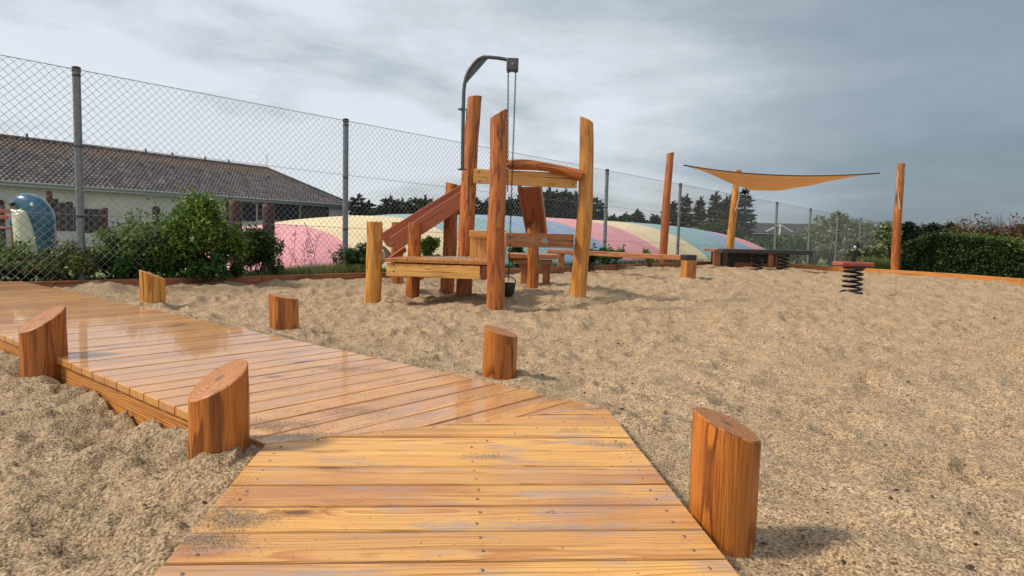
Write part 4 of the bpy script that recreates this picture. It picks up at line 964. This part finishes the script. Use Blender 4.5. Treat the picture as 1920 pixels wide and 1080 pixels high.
# tall dry weeds and grass at the fence foot
def blades(name, pts, h, mt, label, seed, w_=.006):
    r = np.random.RandomState(seed); n = len(pts); P = np.array(pts); hh = h*r.uniform(.5, 1.2, (n, 1)); ang = r.uniform(0, 6.28, n); s = np.stack([np.cos(ang), np.sin(ang), np.zeros(n)], 1)*w_; ln = np.stack([r.normal(0, .22, n), r.normal(0, .22, n), np.ones(n)], 1)
    V_ = np.stack([P-s, P+s, P+ln*hh+s*.15, P+ln*hh-s*.15], 1).reshape(-1, 3); o = fast_mesh(name, V_, np.arange(n*4).reshape(-1, 4), mt, np.repeat(r.rand(n), 4)); tag(o, label, kind='stuff')
def along(i0, i1, o0, o1, n, seed):
    r = np.random.RandomState(seed); q = r.uniform(i0, i1, n); k = np.floor(q).astype(int); f = (q-k)[:, None]; E_ = np.array(EP); P = E_[k]*(1-f)+E_[k+1]*f+FN*r.uniform(o0, o1, (n, 1)); P[:, 2] = .03; return P
blades('grass', along(4.9, 6.2, .1, .8, 2600, 3), .17, M['grassblade'], 'grass growing between the edging and the fence', 3)
blades('weeds', along(2, 10, .1, .9, 4200, 4), .11, M['leafdark'], 'green weeds along the foot of the fence', 4, .012)
r = np.random.RandomState(9); P = np.stack([r.uniform(8.6, 9.5, 2600), r.uniform(16.2, 18.0, 2600), np.full(2600, -.15)], 1)
blades('long_grass', P, .42, M['grassblade'], 'yellow green long grass left of the right sail post', 6, .008)
mb = MB()
for i in range(16):
    b = along(5.1, 6.0, .2, .7, 1, 100+i)[0]; tp = b+V(rnd.uniform(-.2, .2), 0, rnd.uniform(.35, .75)); mb.tube([b, (b+tp)/2+V(.03, 0, 0), tp], [.004, .003, .002], 4, False)
    for k in range(9): q = rnd.uniform(.45, 1); c = b+(tp-b)*q; mb.tube([c, c+V(rnd.uniform(-.07, .07), 0, rnd.uniform(0, .07))], .003, 4, False)
tag(mb.build('dry_weeds', M['bark']), 'thin dry weed stalks in front of the pink pillow end', kind='stuff')


# ------------------------------------------------------------------ brown posts and play figures behind the fence
def brown_post(px, pyt, Y, wpx, label):
    T = D(px, pyt, Y); gz = float(ground_z(T[0], T[1])); o = thing('round_post', (T[0], T[1], gz), label, 'post', 'brown round posts behind the fence')
    mb = MB(); mb.log(V(T[0], T[1], gz), T, wpx/2/F*Y, wpx/2/F*Y*.95, (0, 0), tn=.5, wob=.02); mb.build('log', [M['oldpost'], M['oldpost']], o, True)
brown_post(441, 377, 9.9, 24, 'dark brown round post half hidden by the biggest green shrub')
brown_post(503, 383, 10.1, 23, 'dark brown round post in front of the pink pillow end')

# dolphin figure
Yd = 9.3; do = thing('dolphin_figure', D(70, 480, Yd)*V(1, 1, 0)+V(0, 0, -.1), 'blue and cream dolphin figure rearing up behind the fence', 'dolphin figure')
def loft(pxs, mt, name, par, dep=.8, m=18):
    """tube through (px, py, width px)"""
    pts = [D(x_, y_, Yd) for x_, y_, w_ in pxs]; rr = [w_/2/F*Yd for *_, w_ in pxs]
    P = np.array(pts); out, ro = [], []
    for i in range(len(P)-1):
        for q in np.linspace(0, 1, 5)[:-1]:
            p0, p1, p2, p3 = P[max(i-1, 0)], P[i], P[i+1], P[min(i+2, len(P)-1)]; out.append(.5*((2*p1)+(-p0+p2)*q+(2*p0-5*p1+4*p2-p3)*q*q+(-p0+3*p1-3*p2+p3)*q**3)); ro.append(rr[i]*(1-q)+rr[i+1]*q)
    out.append(P[-1]); ro.append(rr[-1]); mb = MB(); mb.tube(out, ro, m, True); return mb.build(name, mt, par, True)
body = loft([(84, 500, 44), (82, 460, 42), (81, 430, 42), (76, 405, 46), (64, 388, 44), (48, 380, 36), (34, 381, 26), (25, 383, 14), (21, 383, 5)], M['blue'], 'body', do)
Yd -= .11
loft([(58, 500, 42), (54, 470, 42), (49, 440, 40), (44, 415, 36), (40, 402, 32), (38, 398, 14)], M['cream'], 'belly', do)
loft([(46, 398, 16), (36, 400, 15), (28, 398, 11), (22, 394, 6)], M['cream'], 'lower_jaw', do)
mb = MB(); mb.ball(D(22, 383, Yd), (.032, .03, .032)); mb.build('nose', M['cap'], body)
mb = MB(); mb.ball(D(60, 384, Yd-.055), (.022, .02, .030)); eye = mb.build('eye', M['white'], body)
# its fin, peeping out at the left
mb = MB(); a = D(27, 415, Yd+.2); mb.ball(a, (.07, .05, .12)); mb.build('fin', M['blue'], do)
Yd = 9.3

# red bench behind the dolphin
rb = thing('red_bench', D(0, 430, 13.5)*V(1, 1, 0)+V(0, 0, -.1), 'dark red plank bench at the left edge behind the dolphin', 'bench')
mb = MB()
for py_ in (396, 408): mb.board(D(-60, py_-2, 13.5), D(27, py_, 13.5), UP, V(0, 1, 0), .075, .04, .004)
mb.build('backrest', M['redboard'], rb)
mb = MB()
mb.board(D(24, 385, 13.56), D(24, 384, 13.56)-V(0, 0, 1.3), V(1, 0, 0), V(0, 1, 0), .07, .06, .005); mb.build('leg', M['redboard'], rb)
mb = MB(); mb.board(D(-60, 425, 13.3), D(26, 428, 13.3), V(0, 1, 0), UP, .35, .04, .004); mb.build('seat', M['redboard'], rb)

# ------------------------------------------------------------------ farm building
EVZ = 2.45; RDZ = 4.75; GB = -.45
E0_ = D(0, 337, 1); # direction only
def atz(px, py, z): return G(px, py, z)
ea = atz(0, 338.5, EVZ); eb = atz(662, 385, EVZ); edir = nrm((eb-ea)*V(1, 1, 0)); enrm = V(-edir[1], edir[0], 0)     # beyond
bl = np.linalg.norm((eb-ea)*V(1, 1, 0)); SO = 14.0; e_start = ea-edir*SO; WD = 7.6
bu = thing('farm_building', (e_start+edir*((bl+SO)/2)+enrm*4)*V(1, 1, 0)+V(0, 0, GB), 'long whitewashed building with a weathered brown corrugated roof', 'building')
# roof: corrugated tiles on the near slope, plain far slope, hipped right end
def roofm():
    m, t = mat('weathered_roof_tiles'); g = t.attr('gc'); x, y, z = t.sep(g)[:3]
    v = t.new('ShaderNodeTexVoronoi'); t.put(v.inputs['Vector'], t.comb(t.math('FLOOR', t.math('MULTIPLY', x, 4.2)), t.math('FLOOR', t.math('MULTIPLY', y, 3.2)), 0)); v.inputs['Scale'].default_value = 1.0
    rn = t.sep(v.outputs['Color'])[0]; n = t.noise(g, .8, 5, .65); n2 = t.noise(g, 5, 4, .7)
    c = t.ramp(t.math('ADD', t.math('MULTIPLY', rn, .55), t.math('MULTIPLY', n, .5)), [(.15, (.06, .052, .052)), (.5, (.10, .088, .088)), (.75, (.145, .125, .12)), (1, (.26, .24, .24))])
    up_ = t.smooth(t.math('ADD', y, t.math('MULTIPLY', n, 1.6)), 3.6, 4.8)
    c = t.mix(t.math('MULTIPLY', up_, .6), c, (.16, .095, .06))
    c = t.mix(t.math('MULTIPLY', t.smooth(n2, .66, .70), .7), c, (.36, .34, .35))
    t.bsdf(c, .9, t.bump(n2, .01)); return m
M['roof'] = roofm()
L_ = bl+SO; hip = 4.4; slope = math.hypot(WD/2, RDZ-EVZ); rows = 17; wl = .24; cols = int(L_/wl)*6
vs, gc = [], []
for rrow in range(rows*2):
    k = rrow//2; q = (k+(rrow % 2))/rows; lift = .0 if rrow % 2 == 0 else -.0
    for c_ in range(cols+1):
        u = c_/cols; xx = u*L_; lim = L_-hip*q; xx2 = min(xx, lim) if True else xx
        zz_ = EVZ+(RDZ-EVZ)*q+(.055 if rrow % 2 == 0 else .0)+.035*math.sin(2*math.pi*xx/wl+.8*math.sin(k*1.3)*0)
        P = e_start+edir*xx2+enrm*(WD/2*q)-enrm*.0; vs.append(V(P[0], P[1], zz_)); gc.append((xx2, slope*q, 0))
fs = [(i*(cols+1)+j, i*(cols+1)+j+1, (i+1)*(cols+1)+j+1, (i+1)*(cols+1)+j) for i in range(rows*2-1) for j in range(cols)]
mb = MB(); mb.add(vs, fs, gc)
# hipped end and far slope
cA = e_start+edir*L_; cB = cA+enrm*WD; rd = cA-edir*hip+enrm*WD/2; r0_ = e_start+enrm*WD/2; fa = e_start+enrm*WD
zt_ = lambda p, z_: V(p[0], p[1], z_)
mb.add([zt_(cA, EVZ+.02), zt_(cB, EVZ+.02), zt_(rd, RDZ)], [(0, 1, 2)], [(0, 0, 0), (WD, 0, 0), (WD/2, 4.5, 0)]); mb.add([zt_(cB, EVZ+.02), zt_(fa, EVZ+.02), zt_(r0_, RDZ), zt_(rd, RDZ)], [(0, 1, 2, 3)], [(0, 0, 0), (L_, 0, 0), (L_, 4.5, 0), (0, 4.5, 0)])
roof = mb.build('roof', M['roof'], bu)
mb = MB(); mb.tube([zt_(r0_, RDZ+.02), zt_(rd, RDZ+.02)], .09, 8); mb.tube([zt_(rd, RDZ+.02), zt_(cA, EVZ+.06)], .08, 8); mb.build('ridge_tiles', M['roof'], roof)
for px_ in (0, 260, 320, 395, 450): # small vent stubs along the ridge
    q_ = G(px_, 262+px_*.092, RDZ+.1); mb = MB(); s_ = np.dot((q_-e_start)*V(1, 1, 0), edir); p = r0_+edir*s_; mb.tube([zt_(p, RDZ), zt_(p, RDZ+.28)], .05, 8); mb.build('vent', M['cap'], roof)
for px_, py_ in ((293, 300), (345, 303), (395, 312), (448, 316), (85, 277), (530, 330)):
    q_ = (px_)/660.; s_ = SO+bl*q_**1.25; p = e_start+edir*s_+enrm*WD*.32; mb = MB(); mb.board(zt_(p, EVZ+1.45), zt_(p+enrm*.25, EVZ+1.65), edir, UP, .22, .12, .01); mb.build('roof_hatch', M['cap'], roof)
mb = MB(); p = rd; mb.tube([zt_(p, RDZ), zt_(p, RDZ+.95)], .022, 6); mb.tube([zt_(p, RDZ+.8)-edir*.1, zt_(p, RDZ+.8)+edir*.12], .015, 5); mb.build('aerial', M['galv'], roof)
# fascia gutter, wall
inw = enrm*.55
mb = MB(); mb.board(zt_(e_start, EVZ-.12)+enrm*.05, zt_(cA, EVZ-.12)+enrm*.05, UP, enrm, .16, .05, .01); mb.tube([zt_(e_start, EVZ-.03)-enrm*.05, zt_(cA, EVZ-.03)-enrm*.05], .06, 8); mb.build('gutter', M['galv'], bu)
mb = MB(); W0, W1 = e_start+inw, cA+inw-edir*.6; hw = EVZ-.1-GB+.4; zc = (EVZ-.1+GB-.4)/2
mb.board(zt_(W0, zc), zt_(W1, zc), UP, enrm, hw, .25, .01); mb.board(zt_(W1-enrm*.1, zc), zt_(W1+enrm*(WD-1.0), zc), UP, edir, hw, .25, .01); mb.board(zt_(W0, zc), zt_(W0+enrm*(WD-1.0), zc), UP, edir, hw, .25, .01); mb.board(zt_(W0+enrm*(WD-1), zc), zt_(W1+enrm*(WD-1), zc), UP, enrm, hw, .25, .01)
# soffit
mb.board(zt_(e_start+enrm*.3, EVZ-.07), zt_(cA+enrm*.3, EVZ-.07), enrm, UP, .6, .03, .005); wall = mb.build('wall', M['wall'], bu)
def opening(px0, px1, z0, z1, mt, name, frame=None, out=.14):
    """rectangle on the near wall between two pixel columns"""
    w_pl = W0-enrm*(out); ps_ = []
    for px_ in (px0, px1):
        d = ray(px_, 370); q_ = np.dot(w_pl*V(1, 1, 0)-CC*V(1, 1, 0), enrm)/np.dot(d*V(1, 1, 0), enrm); p = CC+d*q_; ps_.append(V(p[0], p[1], 0))
    mb = MB(); mb.board(zt_(ps_[0], (z0+z1)/2), zt_(ps_[1], (z0+z1)/2), UP, enrm, z1-z0, .06, .008); ob = mb.build(name, M[mt], bu)
    if frame:
        mb = MB(); 
        for zq in (z0-.04, z1+.04): mb.board(zt_(ps_[0], zq)-enrm*.02, zt_(ps_[1], zq)-enrm*.02, UP, enrm, .08, .08, .008)
        for p in ps_: mb.board(zt_(p, z0)-enrm*.02, zt_(p, z1)-enrm*.02, edir, enrm, .09, .08, .008)
        mb.build('frame', M[frame], ob)
    return ob
opening(-60, 5, -.3, 1.55, 'darkpanel', 'door', 'oldpost')
opening(287, 297, .75, 1.6, 'window', 'window', 'oldpost'); opening(378, 405, .6, 2.1, 'darkpanel', 'door', 'oldpost'); opening(382, 402, 1.2, 1.75, 'white', 'sign_board')
opening(425, 478, 1.15, 2.1, 'window', 'window', 'darkpanel'); opening(484, 560, 1.25, 2.15, 'window', 'window', 'darkpanel'); opening(565, 615, 1.0, 2.15, 'darkpanel', 'door', 'oldpost'); opening(325, 333, .8, 1.5, 'window', 'window', 'oldpost')

# dark board screens in front of the building
def screen(px0, px1, pyt, pyb, Y, label, nb_=6, cutout=False):
    a, b = D(px0, pyb, Y), D(px1, pyb, Y+.4); top = D(px0, pyt, Y)[2]; o = thing('board_screen', (a+b)/2*V(1, 1, 0)+V(0, 0, a[2]), label, 'board screen', 'dark board screens on the lawn')
    mb = MB(); n = int(np.linalg.norm(b-a)/.16)
    for i in range(n):
        p = a+(b-a)*(i+.5)/n; hh = top-(rnd.uniform(.0, .0) if not cutout else .28*i/n+.06*math.sin(i*2.3)); mb.board(V(p[0], p[1], a[2]+.05), V(p[0], p[1], hh), nrm((b-a)*V(1, 1, 0)), V(0, 1, 0), np.linalg.norm(b-a)/n-.006, .03, .004)
    mb.build('boards', M['darkpanel'], o)
    for p, mt_, up_ in ((a, 'oldpost', .22), (b, 'oldpost', .05)):
        mb = MB(); mb.tube([V(p[0], p[1]-.07, a[2]-.3), V(p[0], p[1]-.07, top+up_)], .085, 10); mb.build('post', M[mt_], o, True)
    return o
screen(97, 152, 372, 436, 21, 'tall dark board screen beside the dolphin, with its leaf-shaped top edge', cutout=True)
screen(156, 200, 391, 440, 22, 'low dark board screen right of the nearest fence post')

# ------------------------------------------------------------------ trees
def conifer(px, pyt, Y, wpx, label, seed, name='conifer_tree', tiers=None, gz=None, group='dark conifers beyond the pillow', fat=1., den=1.):
    T = D(px, pyt, Y); g0 = float(ground_z(T[0], T[1])) if gz is None else gz; hh = T[2]-g0; R_ = wpx/2/F*Y; r = np.random.RandomState(seed)
    o = thing(name, (T[0], T[1], g0), label, 'tree', group); mb = MB(); mb.tube([(T[0], T[1], g0-.2), (T[0], T[1], g0+hh*.6), (T[0], T[1], T[2]-.05)], [.03*hh, .016*hh, .004*hh], 7); mb.build('trunk', M['bark'], o)
    tiers = tiers or max(9, int(hh*4)); P, Dr = [], []
    for k in range(tiers):
        q = (k+r.uniform(0, .6))/tiers; rad = R_*(1-q)**(.75*fat)*r.uniform(.75, 1.15)+.05; zb = g0+hh*(.06+.92*q); nb = int((6+8*(1-q))*den)
        for b in range(nb):
            a = r.uniform(0, 6.28); L = rad*r.uniform(.6, 1.15); dv = np.array([math.cos(a), math.sin(a), 0]); m = int(5+L*14)
            s_ = r.uniform(.1, 1, m)[:, None]; pts = np.array([T[0], T[1], zb])+dv*s_*L+np.stack([np.zeros(m), np.zeros(m), .18*L*(s_[:, 0]-.3)**2*3-.10*L], 1)+r.normal(0, .045*L+.02, (m, 3)); P.append(pts); Dr.append(np.tile(dv+[0, 0, .15], (m, 1)))
        P.append(np.array([T[0], T[1], zb])+r.normal(0, 1, (14, 3))*[rad*.3, rad*.3, .1]); Dr.append(r.normal(0, 1, (14, 3)))
    # leading shoot
    P.append(np.array([T[0], T[1], 0])+np.stack([r.normal(0, .02, 14), r.normal(0, .02, 14), g0+hh*r.uniform(.9, .99, 14)], 1)); Dr.append(np.tile([0, 0, 1.8], (14, 1)))
    leaf_mesh('crown', np.concatenate(P), max(.16, Y*.0062), M['needle'], o, seed=seed, asp=.38, dirs=np.concatenate(Dr)); return o
def bushy(px, pyt, Y, wpx, label, seed, mt, group, n=900, leaf=None, gz=None, name='broadleaf_tree', cat='tree', bot=.12):
    T = D(px, pyt, Y); g0 = float(ground_z(T[0], T[1])) if gz is None else gz; hh = T[2]-g0; R_ = wpx/2/F*Y; r = np.random.RandomState(seed); o = thing(name, (T[0], T[1], g0), label, cat, group)
    P = clump_pts((T[0], T[1], g0+hh*.5), (R_, R_*.8, hh*.52), n, seed, low=g0); tips = [P[r.randint(len(P))] for _ in range(9)]
    mb = MB(); stems(mb, (T[0], T[1], g0-.1), tips, .02*hh+.01); mb.build('trunk' if cat == 'tree' else 'stem', M['bark'], o); leaf_mesh('crown' if cat == 'tree' else 'foliage', P, leaf or Y*.0075, mt, o, seed=seed, asp=.6); return o
# dark tree line behind the pillow: each tree its own crown
tl = [(672, 366, 30), (692, 378, 26), (712, 388, 26), (732, 370, 34), (755, 376, 34), (778, 372, 30), (798, 368, 30), (822, 378, 28), (846, 372, 30), (868, 366, 30), (893, 372, 26), (912, 376, 30), (935, 370, 28), (955, 372, 26), (972, 368, 28), (990, 362, 24),
      (1030, 356, 30), (1046, 360, 26), (1062, 354, 26), (1080, 360, 28), (1098, 366, 28), (1118, 370, 28)]
near_what = ['beside the hipped end of the building', 'second in the row from the building', 'low in the gap by the second fence post', 'with pointed top over the yellow stripe', 'left of the round top behind the yellow post', 'above the left chute', 'right over the chute boards', 'behind the slanted chute',
             'behind the post under the chute', 'left of the tall red tower post', 'between the two red tower posts', 'behind the hoist chain', 'behind the front tower post', 'right of the front tower post', 'left of the rear chute', 'behind the rear chute',
             'right of the rear chute', 'second right of the rear chute', 'midway under the top beam', 'left of the yellow tower post', 'behind the yellow tower post', 'right of the yellow tower post']
for i, ((px_, py_, w_), s_) in enumerate(zip(tl, near_what)): conifer(px_, py_, 46+(i*7 % 5)*1.5, w_*2.3, 'dark conifer in the far row, '+s_, 200+i, fat=.55, den=2.6)
tr2 = [(1146, 388, 34, 'first past the fence post'), (1165, 392, 34, 'low one between fence post and sail post'), (1188, 394, 34, 'rounded one midway'), (1208, 390, 34, 'light tipped one left of the sail post'), (1228, 386, 32, 'touching the dark red sail post'), (1250, 384, 30, 'hidden by the dark red sail post')]
for i, (px_, py_, w_, s_) in enumerate(tr2): bushy(px_, py_, 44, w_*1.3, 'dark green tree in the far row, '+s_, 300+i, M['hedge'], 'broad trees beyond the pillow', 1100, .30)
for i, (px_, py_, w_, s_) in enumerate([(1262, 378, 26, 'slim one right behind the sail post'), (1286, 367, 34, 'broad one under the sail left tip'), (1314, 373, 22, 'narrow pointed one in the gap'), (1343, 362, 32, 'wide one left of the middle sail post'), (1362, 370, 26, 'beside the middle sail post'), (1381, 352, 40, 'tall one behind the middle sail post'), (1399, 352, 32, 'tallest spire with open tiers')]):
    conifer(px_, py_, 36, w_*1.45, 'dark spruce, '+s_, 330+i, tiers=15 if i > 4 else 20, group='spruces behind the shade sail', fat=.9, den=1.8)
# mixed bushes at the far end of the pillow
for i, (px_, py_, Y, w_, mt_, s_) in enumerate([(1150, 406, 34, 44, 'leafdark', 'low dark bush behind the teal stripe, by the fence post'), (1190, 410, 34, 46, 'leafdark', 'low dark bush behind the teal stripe, left of the sail post'), (1225, 408, 33, 44, 'hedge', 'dark bush behind the blue stripe, touching the red sail post'), (1285, 408, 32, 56, 'hedge', 'dark bush under the broad spruce'),
        (1330, 414, 31, 52, 'leafdark', 'dark bush under the narrow spruce'), (1296, 420, 30, 40, 'leaf', 'bright green bush above the far blue stripe'), (1375, 412, 31, 60, 'hedge', 'dark tall bush right behind the middle sail post'), (1408, 438, 30, 50, 'leafdark', 'dark bush right of the middle sail post'), (1432, 434, 32, 60, 'leafdark', 'green bush in front of the far grey roof'),
        (1525, 446, 30, 60, 'willow', 'low grey green bush left of the rocker, under the willows'), (1560, 448, 29.5, 60, 'willow', 'low grey green bush left of the rocker handle'), (1600, 446, 29.5, 60, 'willow', 'low grey green bush right behind the rocker handle'), (1640, 448, 29, 60, 'willow', 'low grey green bush beside the right sail post'),
        (1465, 436, 32, 60, 'leaf', 'bright green bush below the white gable frame'), (1500, 440, 31, 56, 'leafdark', 'green bush left of the grey green willow'), (1440, 462, 29, 60, 'leafdark', 'low dark bush behind the sprung plank'), (1485, 466, 28.5, 60, 'hedge', 'low dark bush behind the right end of the plank')]):
    bushy(px_, py_, Y, w_*1.25, s_, 400+i, M[mt_], 'bushes beyond the far end of the fence', 2200, .15, name='bush', cat='bush')
for i, (px_, py_, Y, w_, s_) in enumerate([(1530, 432, 33, 60, 'grey green willow, lowest and leftmost of its kind behind the fence'), (1560, 402, 34, 80, 'grey green willow with the highest crown behind the fence'), (1600, 414, 33.5, 76, 'grey green willow behind the rocker handle'), (1640, 418, 33, 72, 'grey green willow left of the right sail post'), (1672, 424, 32, 50, 'grey green willow half hidden by the right sail post')]):
    bushy(px_, py_, Y, w_*1.5, s_, 450+i, M['willow'], 'willow shrubs behind the fence', 11000, .15, name='willow_shrub', cat='shrub')
# clipped hedge on the right
def hedge():
    a = G(1690, 500, .0); a = V(8.9, 16.0, -.1); b = V(14.5, 7.0, -.1); a = EP[12]+V(.95, .55, 0); b = EP[15]+V(1.2, .5, 0); a = a*V(1, 1, 0); b = b*V(1, 1, 0); L = np.linalg.norm(b-a); d = (b-a)/L; nn = V(-d[1], d[0], 0)
    if nn[0] < 0: nn = -nn
    o = thing('clipped_hedge', (a+b)/2, 'dense dark clipped hedge with bright green shoots on top', 'hedge')
    r = np.random.RandomState(5); n = 60000; s = r.uniform(-.2, L+2, n); dp = r.uniform(0, 1, n); z_ = r.uniform(0, 1, n)
    top = .66+.05*np.sin(s*1.4)+.04*np.sin(s*3.7)+.19*np.exp(-((s-1.0)/1.1)**2)
    face = r.rand(n) < .6; dp = np.where(face, np.abs(r.normal(0, .06, n)), dp*1.0); z_ = np.where(face, z_, 1-np.abs(r.normal(0, .05, n))); bul = .10*fbm(s, z_*2, 1.6, 3, 9)
    P = a+d*s[:, None]+nn*(dp+bul)[:, None]; P[:, 2] = z_*top+.05*bul+np.where(z_ > .85, r.normal(0, .03, n), 0); leaf_mesh('foliage', P, .055, M['hedge'], o, seed=3)
    n = 9000; s = r.uniform(-.2, L+2, n); dp = r.uniform(0, 1.0, n); top = .66+.05*np.sin(s*1.4)+.04*np.sin(s*3.7)+.19*np.exp(-((s-1.0)/1.1)**2); P = a+d*s[:, None]+nn*dp[:, None]; P[:, 2] = top+.02+r.normal(-.03, .045, n)
    leaf_mesh('top_shoots', P, .05, M['hedgetop'], o, seed=4); mb = MB()
    for i in range(14): p = a+d*(L*(i+.5)/14)+nn*.5; mb.tube([p-V(0, 0, .1), p+V(.05, 0, .75)], [.03, .012], 6)
    mb.build('stem', M['bark'], o)
    # woody core so that no daylight shows through
    mb = MB(); mb.board(a+nn*.5+V(0, 0, .27), b+d*2+nn*.5+V(0, 0, .27), UP, nn, .62, .7, .05); mb.build('core', M['bark'], o)
hedge()
for i, (px_, py_, Y, w_, s_) in enumerate([(1698, 412, 26, 30, 'right beside the right sail post'), (1722, 420, 34, 50, 'left part of the row above the hedge'), (1752, 419, 34, 48, 'over the raised part of the hedge'), (1782, 421, 34, 46, 'second past the raised part of the hedge'), (1812, 424, 34, 40, 'left of the bare shrub'), (1838, 430, 36, 44, 'behind the bare shrub'), (1868, 434, 36, 44, 'between the two bare shrubs'), (1898, 432, 36, 44, 'low above the hedge near the right border'), (1925, 428, 36, 44, 'at the right border')]):
    bushy(px_, py_-7, Y, w_*1.5, 'dark tree above the hedge, '+s_, 500+i, M['needle'], 'dark trees behind the hedge', 2600, .22)
def bare(px, pyt, Y, wpx, label, seed, leaves=0):
    T = D(px, pyt, Y); g0 = float(ground_z(T[0], T[1])); hh = T[2]-g0; r = random.Random(seed); o = thing('bare_shrub', (T[0], T[1], g0), label, 'shrub', 'bare brown shrubs above the hedge'); mb = MB(); R_ = wpx/2/F*Y; lp = []
    def br(p, d, L, rad, dep):
        q_ = p+d*L; mb.tube([p, (p+q_)/2+V(r.uniform(-.03, .03), 0, 0)*L, q_], [rad, rad*.8, rad*.6], 5, False); lp.append(q_); lp.append((p+q_)/2)
        if dep:
            for _ in range(3 if dep > 1 else 2): br(p+(q_-p)*r.uniform(.5, 1), nrm(d+V(r.uniform(-.7, .7), r.uniform(-.5, .5), r.uniform(-.1, .35))), L*r.uniform(.55, .8), rad*.55, dep-1)
    for i in range(5): br(V(T[0]+r.uniform(-.3, .3)*R_, T[1], g0), nrm(V(r.uniform(-.35, .35), r.uniform(-.2, .2), 1)), hh*.45, .035, 4)
    mb.build('branches', M['bark'], o)
    if leaves: P = np.array([lp[i % len(lp)] for i in range(leaves)])+np.random.RandomState(seed).normal(0, .12, (leaves, 3)); leaf_mesh('foliage', P, .10, M['brownleaf'], o, seed=seed)
bare(1832, 404, 22, 40, 'brown twiggy shrub with dry leaves, left of the bare one above the hedge', 1, 500); bare(1872, 410, 22, 36, 'leafless shrub with crooked dark branches above the hedge', 2); bare(1915, 418, 21, 50, 'rust brown leafy shrub at the right border above the hedge', 3, 900)
# ------------------------------------------------------------------ far house and white gable frame
Yh = 60; ho = thing('far_house', D(1470, 450, Yh)*V(1, 1, 0)+V(0, 0, -.5), 'distant low house with a dark grey roof between spruces and willows', 'house')
a, b = D(1398, 440, Yh), D(1545, 444, Yh); zr0, zr1 = D(1470, 437, Yh)[2], D(1470, 418, Yh)[2]
mb = MB(); vs = [V(a[0], Yh-2, zr0), V(b[0], Yh-2, zr0), V(b[0], Yh+2, zr1), V(a[0], Yh+2, zr1), V(a[0], Yh+6, zr0), V(b[0], Yh+6, zr0)]; mb.add(vs, [(0, 1, 2, 3), (3, 2, 5, 4), (0, 3, 4), (1, 5, 2)], [(0, 0, 0), (9, 0, 0), (9, 3, 0), (0, 3, 0), (0, 0, 0), (9, 0, 0)]); mb.build('roof', M['darkpanel'], ho)
mb = MB(); mb.board(V(a[0]+.3, Yh+2, -.5), V(b[0]-.3, Yh+2, -.5), UP, V(0, 1, 0), 2*(zr0+.4), 7, .02); mb.build('wall', M['darkpanel'], ho)
gf = thing('gable_frame', D(1463, 465, 33)*V(1, 1, 0)+V(0, 0, -.4), 'thin white gable frame on a white post beyond the fence', 'frame')
ap = D(1463, 421.5, 33); mb = MB()
for sx, py_ in ((-27, 434), (23, 435)): mb.board(ap, D(1463+sx, py_, 33), UP, V(0, 1, 0), .06, .06, .005)
mb.build('gable', M['white'], gf); mb = MB(); mb.tube([ap, V(ap[0]-.02, ap[1], -.45)], .05, 10); mb.build('post', M['white'], gf)

for o in list(sc.objects):
    if 'w_off' in o: del o['w_off']
